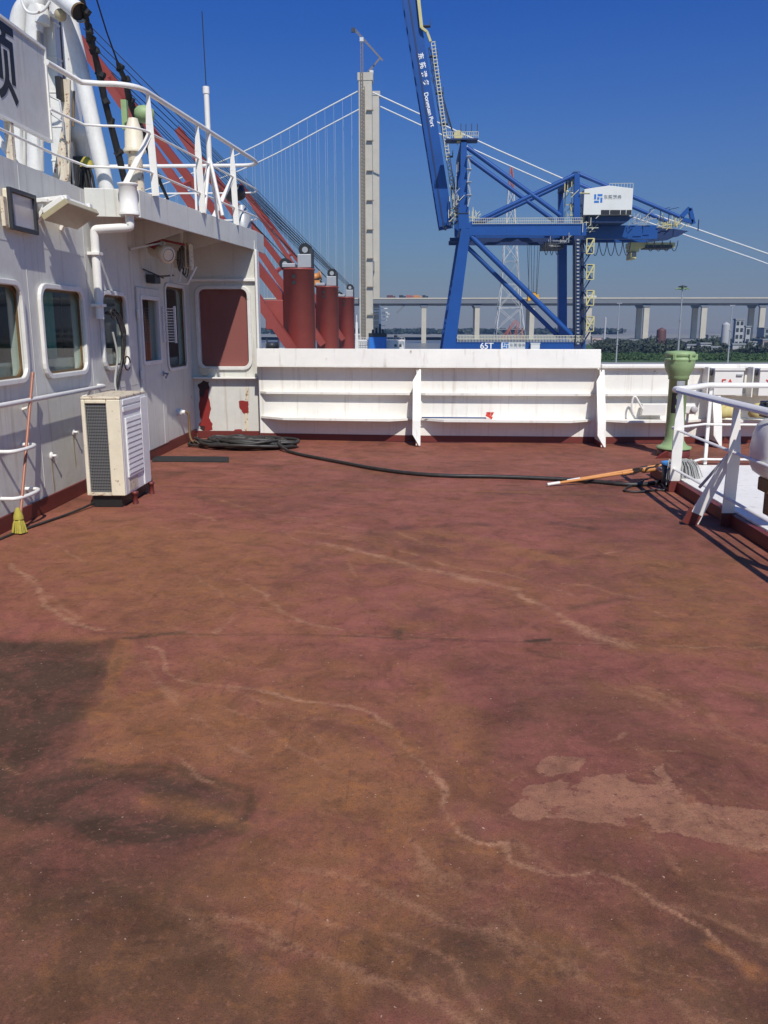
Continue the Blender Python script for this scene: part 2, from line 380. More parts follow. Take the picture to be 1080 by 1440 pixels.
# ================================================================ DECK
def vnoise(x, y, seed):
    rs = np.random.RandomState(seed); g = rs.rand(64, 64)
    xi = np.floor(x).astype(int); yi = np.floor(y).astype(int); fx = x - xi; fy = y - yi
    fx = fx * fx * (3 - 2 * fx); fy = fy * fy * (3 - 2 * fy)
    a = g[xi % 64, yi % 64]; b = g[(xi + 1) % 64, yi % 64]; c = g[xi % 64, (yi + 1) % 64]; d = g[(xi + 1) % 64, (yi + 1) % 64]
    return (a * (1 - fx) + b * fx) * (1 - fy) + (c * (1 - fx) + d * fx) * fy
def fbm(x, y, seed, o=4):
    s = 0; k = .5
    for i in range(o):
        s = s + k * vnoise(x * 2 ** i, y * 2 ** i, seed + i); k *= .5
    return s / .94
def build_deck():
    xs = np.concatenate([[-12, -9, -6, -4.5], np.arange(-3.6, 3.7, .014), [4.0, 4.5, 5, 6, 7.5, 9, 12]])
    ys = [-8, -4, -1, 0, .7, 1.2]
    while ys[-1] < 12.6: ys.append(ys[-1] * 1.0042 + .001)
    ys += [13.2]
    ys = np.array(ys)
    X, Y = np.meshgrid(xs, ys)
    nx, ny = len(xs), len(ys)
    x, y = X.ravel(), Y.ravel()
    # warp so traced edges wander
    wx = x + (fbm(x * 2.2, y * 2.2, 3) - .5) * .16 + (fbm(x * 9, y * 9, 13) - .5) * .05
    wy = y + (fbm(x * 2.2, y * 2.2, 23) - .5) * .16 + (fbm(x * 9, y * 9, 33) - .5) * .05
    WX, WY = wx, wy
    def P(l): return np.array([[*az(a, b)[:2]] for a, b in l])
    wvar = .45 + 1.1 * fbm(x * 6, y * 6, 101)
    def line(pts, w, crisp=False):
        wx, wy = (x, y) if crisp else (WX, WY)
        p = P(pts); best = np.full(len(x), 9.0)
        lo = p.min(0) - 1; hi = p.max(0) + 1
        idx = np.where((wx > lo[0]) & (wx < hi[0]) & (wy > lo[1]) & (wy < hi[1]))[0]
        qx, qy = wx[idx], wy[idx]; bb = best[idx]
        for a, b in zip(p[:-1], p[1:]):
            d = b - a; L = (d * d).sum() + 1e-9
            t = np.clip(((qx - a[0]) * d[0] + (qy - a[1]) * d[1]) / L, 0, 1)
            bb = np.minimum(bb, np.hypot(qx - a[0] - t * d[0], qy - a[1] - t * d[1]))
        best[idx] = bb
        return np.exp(-(best / (w * (1 if crisp else wvar))) ** 2)
    def poly(pts, soft, crisp=False):
        wx, wy = (x + (fbm(x * 14, y * 14, 91) - .5) * .05, y + (fbm(x * 14, y * 14, 95) - .5) * .05) if crisp else (WX, WY)
        p = P(pts); ins = np.zeros(len(x), bool); dist = np.full(len(x), 9.0)
        for a, b in zip(p, np.roll(p, -1, 0)):
            c = ((a[1] > wy) != (b[1] > wy)) & (wx < (b[0] - a[0]) * (wy - a[1]) / (b[1] - a[1] + 1e-12) + a[0])
            ins ^= c
            d = b - a; L = (d * d).sum() + 1e-9
            t = np.clip(((wx - a[0]) * d[0] + (wy - a[1]) * d[1]) / L, 0, 1)
            dist = np.minimum(dist, np.hypot(wx - a[0] - t * d[0], wy - a[1] - t * d[1]))
        sd = np.where(ins, dist, -dist)
        return np.clip(sd / soft * .5 + .5, 0, 1), dist
    R = np.zeros(len(x)); G = np.zeros(len(x)); B = np.zeros(len(x)); A = np.zeros(len(x))
    def addto(arr, m, k): np.maximum(arr, m * k, out=arr)
    brk = fbm(x * 3.3, y * 3.3, 51); brk2 = fbm(x * 1.3, y * 1.3, 61)
    gate = np.clip((brk - .08) * 3.0, .4, 1) * np.clip((fbm(x * 11, y * 11, 81) - .12) * 2.8, .45, 1)
    # pale scraped streaks
    for pts, w, k in [
        ([(205, 915), (228, 918), (235, 945), (262, 960), (320, 966), (365, 975), (400, 988), (440, 992), (490, 995), (520, 1008), (545, 1030), (560, 1048)], .016, 1.0),
        ([(560, 1048), (600, 1085), (615, 1120), (625, 1150), (640, 1170), (690, 1185), (705, 1190), (712, 1212), (760, 1225), (830, 1232), (900, 1255), (950, 1275), (985, 1300), (1010, 1325), (1035, 1345)], .014, .95),
        ([(5, 795), (45, 820), (70, 850), (105, 872), (140, 885)], .030, .85), ([(30, 818), (90, 848), (122, 870)], .02, .6),
        ([(60, 765), (95, 775), (118, 792)], .025, .6),
        ([(575, 1180), (640, 1240), (700, 1280), (800, 1345), (900, 1400)], .018, .4),
        ([(840, 1290), (900, 1340), (960, 1370), (1040, 1390)], .014, .35),
        ([(560, 1330), (640, 1385), (700, 1420)], .014, .2), ([(700, 1250), (790, 1290), (850, 1330)], .016, .3),
        ([(335, 815), (365, 835), (385, 855), (425, 875), (470, 888)], .022, .7), ([(310, 890), (325, 858)], .022, .7),
        ([(450, 765), (520, 780), (600, 800), (650, 815), (720, 830), (740, 845), (780, 862), (830, 890), (890, 905)], .045, .85),
        ([(560, 775), (640, 800), (720, 812), (800, 838)], .025, .6),
        ([(300, 700), (340, 715), (420, 730), (520, 745)], .03, .55), ([(270, 722), (310, 732)], .03, .7), ([(230, 740), (290, 748)], .03, .5),
        ([(850, 780), (875, 776)], .02, .9), ([(400, 745), (500, 758), (600, 765)], .03, .5),
        ([(720, 1105), (735, 1098), (748, 1096)], .014, .8), ([(900, 1062), (928, 1060), (955, 1063)], .014, .9),
        ([(840, 900), (960, 906), (1075, 912)], .016, .5), ([(430, 893), (560, 900), (700, 898)], .012, .5),
        ([(850, 1040), (870, 1035)], .02, .6), ([(0, 1070), (30, 1085)], .01, .6), ([(235, 1060), (275, 1090), (290, 1100)], .010, .7),
    ]:
        addto(R, line(pts, w * .8) * gate, k); addto(G, line(pts, w * 3.2) * np.clip((brk2 - .1) * 2, .2, 1), k * .38)
    rs_ = random.Random(17)
    for k in range(34):                                   # faint run-off trails across the camber
        px, py = rs_.uniform(180, 980), rs_.uniform(740, 1330); sc = (py - 460) / 500
        pts = [(px, py)]; sl = rs_.uniform(.30, .62)
        for q in range(rs_.randint(3, 7)):
            px += rs_.uniform(28, 62) * sc; py += rs_.uniform(28, 62) * sc * sl * rs_.uniform(.2, 1.7); pts.append((px, py))
        s_ = rs_.uniform(.22, .5)
        addto(R, line(pts, rs_.uniform(.012, .03)) * gate, s_); addto(G, line(pts, rs_.uniform(.05, .12)), s_ * .9)
    # rust and tan washes
    for pts, w, k in [
        ([(140, 1010), (158, 960), (175, 908)], .035, 1.0), ([(380, 975), (450, 1000), (520, 1020), (560, 1055)], .05, .9),
        ([(560, 1040), (600, 1090), (630, 1160), (700, 1200)], .06, .6), ([(590, 950), (600, 1000), (620, 1040), (655, 1085)], .05, .6),
        ([(600, 745), (680, 762), (760, 780), (800, 792)], .12, .9), ([(910, 790), (980, 800), (1075, 835)], .10, .8),
        ([(450, 770), (600, 803), (720, 838), (830, 892), (900, 910)], .10, .7), ([(160, 740), (260, 750), (330, 765)], .15, .6),
        ([(240, 1060), (262, 1040), (280, 1010)], .04, .8), ([(200, 1130), (260, 1140), (330, 1150)], .06, .7),
        ([(350, 1165), (420, 1150), (480, 1160), (560, 1190)], .05, .7), ([(480, 1300), (470, 1370), (500, 1430)], .03, .9),
        ([(455, 1310), (490, 1260), (500, 1200)], .04, .6), ([(520, 1430), (480, 1340)], .04, .6), ([(1005, 1330), (1040, 1350), (1060, 1370)], .03, .9),
        ([(640, 1175), (690, 1205), (760, 1245)], .05, .5), ([(330, 880), (310, 920)], .05, .5), ([(230, 1000), (330, 1010), (400, 1010)], .06, .6),
        ([(200, 680), (400, 684), (600, 690), (950, 694)], .06, .7), ([(450, 655), (540, 664)], .08, .4), ([(120, 790), (260, 830), (330, 850)], .10, .5),
        ([(230, 679), (262, 676)], .03, 1.0),
    ]: addto(G, line(pts, w) * np.clip((brk2 - .05) * 2.4, .3, 1), k)
    m, _ = poly([(395, 1160), (560, 1130), (640, 1250), (560, 1440), (330, 1440), (260, 1250)], .22); addto(G, m, .75)
    m, _ = poly([(100, 720), (420, 750), (420, 890), (160, 890), (0, 790)], .5); addto(G, m, .8)
    for pl_, sf, k in (([(130, 985), (200, 930), (330, 990), (560, 1060), (640, 1200), (560, 1230), (350, 1130), (290, 1085), (130, 1065)], .12, 1.0),
                       ([(540, 930), (620, 940), (720, 1120), (640, 1180)], .12, .7), ([(830, 770), (1120, 790), (1120, 940), (860, 905)], .4, .75),
                       ([(-60, 1250), (330, 1240), (420, 1480), (-60, 1480)], .25, .5), ([(640, 1200), (860, 1260), (1040, 1400), (900, 1480), (700, 1400)], .15, .55),
                       ([(430, 740), (760, 790), (900, 900), (700, 880)], .4, .6), ([(0, 755), (120, 745), (300, 800), (180, 890), (60, 850)], .35, .7), ([(160, 900), (420, 900), (560, 1010), (420, 1060), (180, 1010)], .25, .7)):
        m, _ = poly(pl_, sf); addto(G, m * np.clip(brk2 * 1.7, .2, 1), k)
    addto(G, line([(135, 1015), (150, 975), (160, 945), (178, 905)], .045), 1.6); addto(G, line([(380, 985), (450, 1003), (520, 1022), (575, 1060)], .06), 1.3)
    # dark grime patches and lines, then broad darker areas over the near deck
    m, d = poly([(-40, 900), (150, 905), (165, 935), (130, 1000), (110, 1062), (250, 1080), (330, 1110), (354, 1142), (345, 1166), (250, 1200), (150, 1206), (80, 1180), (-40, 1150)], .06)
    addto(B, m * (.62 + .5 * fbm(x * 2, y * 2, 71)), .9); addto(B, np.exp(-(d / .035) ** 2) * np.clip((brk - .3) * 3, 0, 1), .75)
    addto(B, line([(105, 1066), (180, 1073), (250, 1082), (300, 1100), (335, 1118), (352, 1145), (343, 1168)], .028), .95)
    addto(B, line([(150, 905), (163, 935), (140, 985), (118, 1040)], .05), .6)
    for pts, w, k in [([(130, 890), (250, 892), (420, 893), (560, 898), (700, 902), (850, 906), (1080, 912)], .013, .55),
                      ([(180, 898), (260, 890)], .03, .9), ([(745, 902), (778, 898)], .02, 1.0), ([(780, 735), (830, 742)], .08, .5),
                      ([(860, 875), (900, 885)], .06, .5), ([(800, 855), (870, 838), (950, 834)], .05, .5), ([(1040, 905), (1075, 915)], .05, .7),
                      ([(810, 1142), (835, 1142)], .018, 1.0), ([(85, 1228), (105, 1224)], .012, .9), ([(0, 1200), (150, 1206), (250, 1203)], .03, .5),
                      ([(230, 684), (420, 689), (640, 692), (1000, 700)], .02, .5), ([(700, 682), (735, 682)], .03, .6),
                      ([(560, 900), (560, 890)], .03, .8), ([(470, 1150), (510, 1165), (545, 1168)], .025, .6)]:
        addto(B, line(pts, w, len(pts) > 5), k)
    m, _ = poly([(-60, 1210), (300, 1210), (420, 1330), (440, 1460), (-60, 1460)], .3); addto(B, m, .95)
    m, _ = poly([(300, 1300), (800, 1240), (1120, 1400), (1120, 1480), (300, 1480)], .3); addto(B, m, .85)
    m, _ = poly([(600, 930), (1120, 930), (1120, 1300), (760, 1220), (640, 1120)], .4); addto(B, m, .30)
    m, _ = poly([(830, 760), (1120, 770), (1120, 900), (880, 890)], .6); addto(B, m * np.clip(brk2 * 1.6, 0, 1), .40)
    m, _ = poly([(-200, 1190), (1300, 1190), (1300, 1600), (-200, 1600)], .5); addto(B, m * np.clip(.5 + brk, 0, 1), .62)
    st_ = np.clip((5.2 - y) / 3.4, 0, 1); addto(B, st_ * st_ * (3 - 2 * st_) * (.62 + .5 * (brk2 - .5)), .62)  # deck colour darkens gradually towards its near end
    # bare repair patch on the right
    m, _ = poly([(715, 1138), (745, 1105), (800, 1090), (860, 1088), (935, 1074), (968, 1130), (1090, 1142), (1090, 1192), (1000, 1182), (930, 1172), (860, 1160), (800, 1150), (740, 1152)], .012, True); addto(A, m * np.clip((fbm(x * 7, y * 7, 111) - .22) * 5, 0, 1), 1.0)
    m, _ = poly([(750, 1078), (778, 1062), (826, 1068), (815, 1083), (765, 1090)], .012, True); addto(A, m, 1.0)
    me = bpy.data.meshes.new('deck')
    v = np.stack([x, y, (vnoise(x * .8, y * .8, 5) - .5) * .014 + (vnoise(x * 2.1, y * 2.1, 6) - .5) * .004], 1)
    i = (np.arange(ny - 1)[:, None] * nx + np.arange(nx - 1)[None, :]).ravel()
    f = np.stack([i, i + 1, i + nx + 1, i + nx], 1)
    me.vertices.add(len(v)); me.vertices.foreach_set('co', v.astype(np.float32).ravel())
    me.loops.add(f.size); me.loops.foreach_set('vertex_index', f.ravel().astype(np.int32))
    me.polygons.add(len(f)); me.polygons.foreach_set('loop_start', (np.arange(len(f)) * 4).astype(np.int32))
    me.update(calc_edges=True); me.validate()
    at = me.attributes.new('wear_tone', 'FLOAT_COLOR', 'POINT')
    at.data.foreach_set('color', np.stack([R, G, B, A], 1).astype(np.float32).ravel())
    me.materials.append(M['deck'])
    o = bpy.data.objects.new('deck', me); col.objects.link(o)
    tag(o, 'worn red painted steel deck with rust streaks', kind='structure')
build_deck()

# ================================================================ WHEELHOUSE
XW = -3.3; YF = 12.5; ZR = 2.92; ZU = 2.67
wh = thing('wheelhouse', 'white painted wheelhouse with rounded windows and overhanging roof along the left of the deck', 'wheelhouse', (XW, 8, 0))
U = lambda y, z: Vector((XW, y, z))
WIN = [(3.4, 4.3), (4.75, 5.75), (6.1, 7.10), (7.50, 8.42), (8.94, 9.66)]      # y ranges of the side windows
SIDE = [(10.92 - .72, 10.86, 1.19, 1.93), (11.27, 12.15, 1.07, 2.12)]
holes = [(a, b, 1.19, 1.93) for a, b in WIN] + SIDE
def wall_with_holes(fn, u0, u1, v0, v1, holes, thick):
    us = sorted({u0, u1, *[h[0] for h in holes], *[h[1] for h in holes]}); vs = sorted({v0, v1, *[h[2] for h in holes], *[h[3] for h in holes]})
    mb = MB()
    for a, b in zip(us, us[1:]):
        for c, d in zip(vs, vs[1:]):
            if any(h[0] <= a and b <= h[1] and h[2] <= c and d <= h[3] for h in holes): continue
            mb.quad(fn(a, c), fn(b, c), fn(b, d), fn(a, d))
    for h in holes:
        for a, b in (((h[0], h[2]), (h[1], h[2])), ((h[1], h[2]), (h[1], h[3])), ((h[1], h[3]), (h[0], h[3])), ((h[0], h[3]), (h[0], h[2]))):
            p, q = fn(*a), fn(*b); mb.quad(p, q, q + thick, p + thick)
    return mb
w = wall_with_holes(U, -4, YF, 0, ZR, holes, Vector((-.10, 0, 0)))
w.quad((XW, -4, 0), (-9, -4, 0), (-9, -4, ZR), (XW, -4, ZR)); w.quad((-9, -4, 0), (-9, 13.2, 0), (-9, 13.2, ZR), (-9, -4, ZR))
w.quad((-9, 13.19, 0), (XW + .002, 13.19, 0), (XW + .002, 13.19, ZR - .1), (-9, 13.19, ZR - .1))
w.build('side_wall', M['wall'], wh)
MB().bb((-8.9, -3.9, .02), (-8.8, 13, 2.6)).bb((-8.8, -3.9, .03), (-3.5, 13, .05)).bb((-5.2, -3.9, .06), (-5.1, 12.3, 2.6)).build('inner_lining', M['interior'], wh)
def window(y0, y1, z0, z1, r=.11, curtain=True, fw=.046, proud=.035):
    o_ = rrect(U, y0 - fw, y1 + fw, z0 - fw, z1 + fw, r + fw * .7); i_ = rrect(U, y0, y1, z0, z1, r)
    fr = MB().ring(o_, i_, (proud, 0, 0)).build('window', M['frame'], wh, .008)
    gp = rrect(lambda a, b: Vector((XW - .03, a, b)), y0 - .02, y1 + .02, z0 - .02, z1 + .02, r)
    MB().add(gp, [tuple(range(len(gp)))]).build('pane', M['glass'], fr)
    gk = MB().ring(rrect(lambda a, b: Vector((XW - .028, a, b)), y0 - .03, y1 + .03, z0 - .03, z1 + .03, r), rrect(lambda a, b: Vector((XW - .028, a, b)), y0 + .018, y1 - .018, z0 + .018, z1 - .018, r - .01), (.016, 0, 0))
    gk.build('gasket', M['brown'], fr)
    if curtain:
        c = MB(); n = 60; a, b = y0 - .1, y0 + (y1 - y0) * .80
        vs = []
        for k in range(n + 1):
            yy = a + (b - a) * k / n; xx = XW - .22 + .03 * math.sin(k * .9) + .012 * math.sin(k * 2.3)
            vs += [(xx, yy, z0 - .25), (xx, yy, z1 + .2)]
        c.add(vs, [(2 * k, 2 * k + 2, 2 * k + 3, 2 * k + 1) for k in range(n)], True).build('curtain', M['curtain'], fr)
        MB().bb((XW - .3, y0 - .1, z0 - .3), (XW - .12, y1 + .1, z0 + .12)).build('inner_sill', M['pale_cloth'], fr)
    return fr
for a, b in WIN: window(a, b, 1.19, 1.93)
window(*SIDE[1], r=.09, curtain=True, fw=.045, proud=.02)
# weather door between the side windows
D0, D1 = 10.08, 11.02
door = MB().bb((XW - .002, D0, .12), (XW + .028, D0 + .12, 2.06)).bb((XW - .002, D1 - .16, .12), (XW + .028, D1, 2.06)).bb((XW - .002, D0 + .12, 1.93), (XW + .028, D1 - .16, 2.06)).bb((XW - .002, D0 + .12, .12), (XW + .028, D1 - .16, 1.19)).build('door', M['wall'], wh, .012)
tag(door, 'white steel door with tall dark window')
MB().quad((XW - .02, D0 + .1, 1.17), (XW - .02, D1 - .14, 1.17), (XW - .02, D1 - .14, 1.95), (XW - .02, D0 + .1, 1.95)).build('pane', M['glass'], door)
MB().ring(rrect(U, D0 + .08, D1 - .12, 1.15, 1.97, .02), rrect(U, D0 + .13, D1 - .17, 1.20, 1.92, .02), (.04, 0, 0)).build('pane_frame', M['frame'], door, .005)
hd = MB().tube([U(D1 - .09, 1.02) + Vector((.03, 0, 0)), U(D1 - .09, 1.02) + Vector((.09, 0, 0)), U(D1 - .2, .97) + Vector((.09, 0, 0))], .012)
hd.lathe(U(D1 - .09, 1.02) + Vector((.028, 0, 0)), [(.035, 0), (.03, .015)], 12, (1, 0, 0)).build('handle', M['steel'], door)
for z in (.5, 1.05, 1.75): MB().tube([U(D0 - .01, z - .05) + Vector((.025, 0, 0)), U(D0 - .01, z + .05) + Vector((.025, 0, 0))], .018, 8).build('hinge', M['white'], door)
# weld seams of the plating
for y in (3.9, 5.92, 7.3, 8.62): MB().bb((XW, y - .005, .131), (XW + .0025, y + .005, ZR - .02)).build('weld_seam', M['wall'], wh)
for z0_, ya, yb5 in ((2.28, -4, 8.6), (.95, 8.75, 10.0)): MB().bb((XW, ya, z0_ - .005), (XW + .0024, yb5, z0_ + .005)).build('weld_seam', M['wall'], wh)
# red foot line along the house
MB().bb((XW, -4, 0), (XW + .02, YF - .02, .13)).build('red_skirting', M['trim'], wh, .004)
# hand rail along the wall
hr = MB().tube([U(y, 1.01) + Vector((.085, 0, 0)) for y in (-2, 3, 6, 8.66)] + [U(8.72, 1.01) + Vector((.05, 0, 0)), U(8.73, 1.01)], .021, 10)
hr.build('hand_rail', M['rail'], wh)
for y in (4.2, 5.6, 7.0, 8.3): MB().tube([U(y, .93), U(y, .95) + Vector((.06, 0, 0)), U(y, 1.0) + Vector((.085, 0, 0))], .012, 8).build('rail_bracket', M['rail'], wh)
# ladder rungs
for z in (.27, .645, 1.02 - .2):
    if z > .8: continue
    p = chaikin([U(6.50, z), U(6.50, z) + Vector((.15, 0, 0)), U(6.93, z) + Vector((.15, 0, 0)), U(6.93, z)], 2)
    MB().tube(p, .016, 8).build('ladder_rung', M['rail'], wh)
for y, z in ((7.48, .47), (8.0, .62)):
    MB().lathe(U(y, z), [(.035, 0), (.03, .012), (.012, .014), (.012, .05), (.02, .055)], 12, (1, 0, 0)).build('wall_stud', M['white'], wh)
    MB().prism([U(y - .015, z - .03) + Vector((.0005, 0, 0)), U(y + .02, z - .03) + Vector((.0005, 0, 0)), U(y + .012, z - .18) + Vector((.0005, 0, 0)), U(y + .025, z - .3) + Vector((.0005, 0, 0)), U(y, z - .36) + Vector((.0005, 0, 0)), U(y - .008, z - .16) + Vector((.0005, 0, 0))], (.0015, 0, 0)).build('drip_stain', M['amber'], wh)
# front bulkhead with the fixed window
V = lambda x, z: Vector((x, YF, z))
FW = (-3.17, -2.47, 1.04, 2.13)
XP = -2.34
fw_ = wall_with_holes(V, XW, XP, 0, 2.80, [FW], Vector((0, .10, 0)))
fw_.build('end_wall', M['wall'], wh)
MB().bb((XP, YF - .06, 0), (XP + .035, YF + .12, 2.67)).build('corner_post', M['white'], wh, .01)
fr = MB().ring(rrect(V, FW[0] - .05, FW[1] + .05, FW[2] - .05, FW[3] + .05, .13), rrect(V, FW[0], FW[1], FW[2], FW[3], .09), (0, -.035, 0)).build('window', M['frame'], wh, .008)
tag(fr, 'window with red brown board behind its glass')
gp = rrect(lambda a, b: Vector((a, YF + .02, b)), FW[0] - .02, FW[1] + .02, FW[2] - .02, FW[3] + .02, .09)
MB().add(gp, [tuple(range(len(gp)))]).build('pane', M['clear'], fr)
MB().bb((FW[0] - .05, YF + .045, FW[2] - .05), (FW[1] + .05, YF + .07, FW[3] + .05)).build('backing_board', M['redboard'], fr)
MB().bb((XW + .01, YF - .10, .865), (XP - .002, YF - .001, .89)).build('sill', M['white'], wh, .006)
MB().bb((XW + .01, YF - .05, 2.235), (XP - .002, YF - .001, 2.275)).build('drip_bar', M['white'], wh, .006)
MB().bb((XW + .021, YF - .02, 0), (XP - .002, YF - .001, .10)).build('red_skirting', M['trim'], wh, .003)
def blotch(pts, name, mat, off, parent=wh):
    rb = random.Random(len(pts)); q_ = list(pts)
    for amp in (1.1, .6):
        n_ = []
        for (xa, ya), (xb, yb4) in zip(q_, q_[1:] + q_[:1]): n_ += [(xa, ya), ((xa + xb) / 2 + rb.uniform(-amp, amp), (ya + yb4) / 2 + rb.uniform(-amp, amp))]
        q_ = n_
    c = [ay(a, b, YF) for a, b in q_]
    c = [Vector((p.x, YF - off, p.z)) for p in c]
    MB().prism(c, (0, off - .0005, 0)).build(name, mat, parent)
blotch([(281, 540), (290, 536), (295, 545), (293, 558), (297, 575), (294, 588), (299, 596), (299, 604), (290, 607), (283, 604), (280, 598), (283, 590), (280, 575), (281, 560)], 'flaked_paint', M['rededge'], .003)
blotch([(278, 541), (286, 535), (294, 537), (295, 546), (289, 549), (286, 560), (281, 556), (282, 549)], 'flaked_paint', M['flake'], .0045)
blotch([(281, 599), (289, 600), (288, 606), (281, 603)], 'flaked_paint', M['flake'], .0045)
blotch([(336, 564), (349, 564), (349, 572), (350, 580), (343, 582), (340, 577), (337, 574)], 'flaked_paint', M['rededge'], .003)
blotch([(325, 609), (330, 604), (340, 604), (343, 608), (342, 610), (326, 610)], 'flaked_paint', M['rededge'], .003)
blotch([(344, 546), (350, 546), (350, 563), (345, 563)], 'flaked_paint', M['rusty'], .002)
blotch([(343, 583), (349, 581), (350, 608), (344, 609)], 'flaked_paint', M['rusty'], .002)
blotch([(280, 517), (296, 517), (294, 524), (290, 528), (284, 527)], 'flaked_paint', M['rusty'], .040)
# roof slab, wing canopy and fascia
MB().bb((-9, -4, ZR - .1), (XW - .002, 13.2, ZR)).build('roof', M['wall'], wh)
cp = [(XW, 8.72), (-2.80, 8.86), (-2.335, 12.62), (-2.335, 13.2), (XW, 13.2)]
MB().prism([(a, b, 2.80) for a, b in cp], (0, 0, ZR - 2.80)).build('canopy', M['wall'], wh)
fa = MB()
for (a, b), (c, d) in zip(cp[:4], cp[1:4]):
    n = Vector((d - b, -(c - a), 0)).normalized()
    fa.prism([Vector((a, b, ZU)) + n * .004, Vector((c, d, ZU)) + n * .004, Vector((c, d, ZU)) - n * .016, Vector((a, b, ZU)) - n * .016], (0, 0, ZR + .015 - ZU))
fa.build('fascia', M['wall'], wh, .004)
for y0 in (10.2, 11.4):
    xe = -2.80 + (y0 - 8.86) / 3.76 * .49 - .03
    gb = MB().prism([(XW, y0, 2.795), (xe, y0, 2.795), (xe, y0, 2.70), (XW, y0, 2.50)], (0, .012, 0))
    gb.build('canopy_bracket', M['wall'], wh)
# drain box and down pipe
dp = MB().lathe((-2.87, 8.74, 2.68), [(.10, 0), (.10, .03), (.088, .035), (.088, .27), (.10, .28), (.10, .295), (.07, .295)], 20)
db = dp.build('drain_box', M['white'], wh)
pp = chaikin([(-2.87, 8.74, 2.72), (-2.87, 8.74, 2.59), (-2.87, 8.74, 2.565), (-2.97, 8.74, 2.56), (-3.18, 8.74, 2.55), (-3.225, 8.74, 2.545), (-3.235, 8.74, 2.51), (-3.235, 8.74, 2.42)], 2)
MB().tube(pp + [Vector((-3.235, 8.74, 1.68))], .042, 14).build('down_pipe', M['white'], db)
for z in (1.80, 2.3): MB().bb((XW, 8.68, z), (-3.18, 8.80, z + .03)).build('pipe_clip', M['white'], wh, .004)
# socket with tail on the side wall by the corner
MB().lathe(U(11.6, .46), [(.05, 0), (.05, .05), (.03, .06), (.03, .10)], 14, (1, 0, 0)).build('power_socket', M['white'], wh, .004)
# wiper motor over the door
wm = MB().box(U(10.62, 2.17) + Vector((.06, 0, 0)), (.11, .22, .10)).tube([U(10.60, 2.20) + Vector((.13, 0, 0)), U(11.25, 2.25) + Vector((.13, 0, 0))], .012, 6).tube([U(10.35, 2.27) + Vector((.03, 0, 0)), U(10.9, 2.20) + Vector((.10, 0, 0))], .010, 6)
wm.build('door_wiper', M['gunmetal'], wh, .006)

# louvred shelf rack beside the door
lr = MB()
for k in range(13): lr.box(U(11.02, 1.42 + k * .034) + Vector((.10, 0, 0)), (.17, .016, .013))
lr.bb(U(11.005, 1.40) + Vector((.032, 0, 0)), U(11.035, 1.86) + Vector((.05, 0, 0))).bb(U(11.005, 1.40) + Vector((.175, 0, 0)), U(11.035, 1.86) + Vector((.20, 0, 0)))
tag(lr.build('louvred_grille', M['white'], at=U(11.18, 1.4), bevel=.002), 'small white louvred grille sticking out from the wall beside the door', 'grille')

# floodlights on the side wall
f1 = thing('floodlight', 'square floodlight with pale glass and blackened rim, mounted flat near the roof edge', 'floodlight', U(7.2, 2.5))
O = Vector((.045, 0, 0))
MB().ring([U(6.96, 2.68) + O, U(7.44, 2.68) + O, U(7.44, 2.36) + O, U(6.96, 2.36) + O], [U(7.0, 2.645) + O, U(7.40, 2.645) + O, U(7.40, 2.395) + O, U(7.0, 2.395) + O], (.03, 0, 0)).build('rim', M['gunmetal'], f1, .004)
MB().bb(U(6.99, 2.385) + O * 1.05, U(7.41, 2.655) + O * 1.18).build('glass', M['lampglass'], f1)
MB().bb(U(6.97, 2.37) + O * .1, U(7.43, 2.67) + O * .99).build('housing', M['cream'], f1, .01)
for y in (6.935, 7.465): MB().bar(U(y, 2.38) + O * .6, U(y, 2.60) + O * .6, .03, .05).build('yoke', M['rusty'], f1)
f2 = thing('floodlight', 'wide trough floodlight with tarnished cover tilted down on arms, beside the downpipe', 'floodlight', U(8.1, 2.55))
tilt = Matrix.Rotation(math.radians(-32), 3, 'Y')
C2 = U(7.80, 2.57) + Vector((.22, 0, 0))
MB().box(C2, (.26, .72, .05), tilt).build('cover', M['amber'], f2, .006)
MB().box(C2 + tilt @ Vector((0, 0, .05)), (.22, .66, .05), tilt).build('housing', M['white'], f2, .01)
for y in (7.56, 8.08):
    MB().bar(U(y, 2.65), U(y, 2.68) + Vector((.30, 0, 0)), .07, .035).bar(U(y, 2.47), U(y, 2.65) + Vector((.12, 0, 0)), .05, .03).build('arm', M['white'], f2, .004)
MB().bar(U(7.48, 2.65) + Vector((.12, 0, 0)), U(8.18, 2.65) + Vector((.12, 0, 0)), .05, .03).build('cross_bar', M['white'], f2, .004)
# loudspeaker horn and reel hung under the canopy
hx = ay(229, 356, 10.3); hd_ = hx - Vector((-3.02 + .75 * .2, 10.55 - .62 * .2, 2.545 - .25 * .2))
hs = thing('signal_horn', 'white signal horn with red clamp and bracket under the canopy', 'horn', (-3.0, 10.6, 2.55))
MB().lathe(hd_ + Vector((-3.02, 10.55, 2.545)), [(.075, 0), (.08, .02), (.08, .22), (.095, .24), (.10, .31), (.07, .315)], 18, (.75, -.62, -.25)).build('bell', M['cream'], hs)
MB().lathe(hd_ + Vector((-2.86, 10.418, 2.492)), [(.072, .105), (.0, .06)], 16, (.75, -.62, -.25), False).build('throat', M['dark'], hs)
MB().bar((-3.29, 9.95, 2.46), hx + Vector((-.03, .05, .12)), .035, .02).bar((-3.29, 10.5, 2.55), hx + Vector((-.05, .1, .0)), .04, .02).bar(hx, hx + Vector((0, .1, .28)), .03, .03).build('bracket', M['wall'], hs)
MB().box(hx + Vector((-.12, .03, .12)), (.13, .12, .12), Matrix.Rotation(.5, 3, 'Y')).bar(hx + Vector((-.05, 0, .16)), hx + Vector((.24, .1, .10)), .03, .025).build('clamp', M['rededge'], hs, .01)
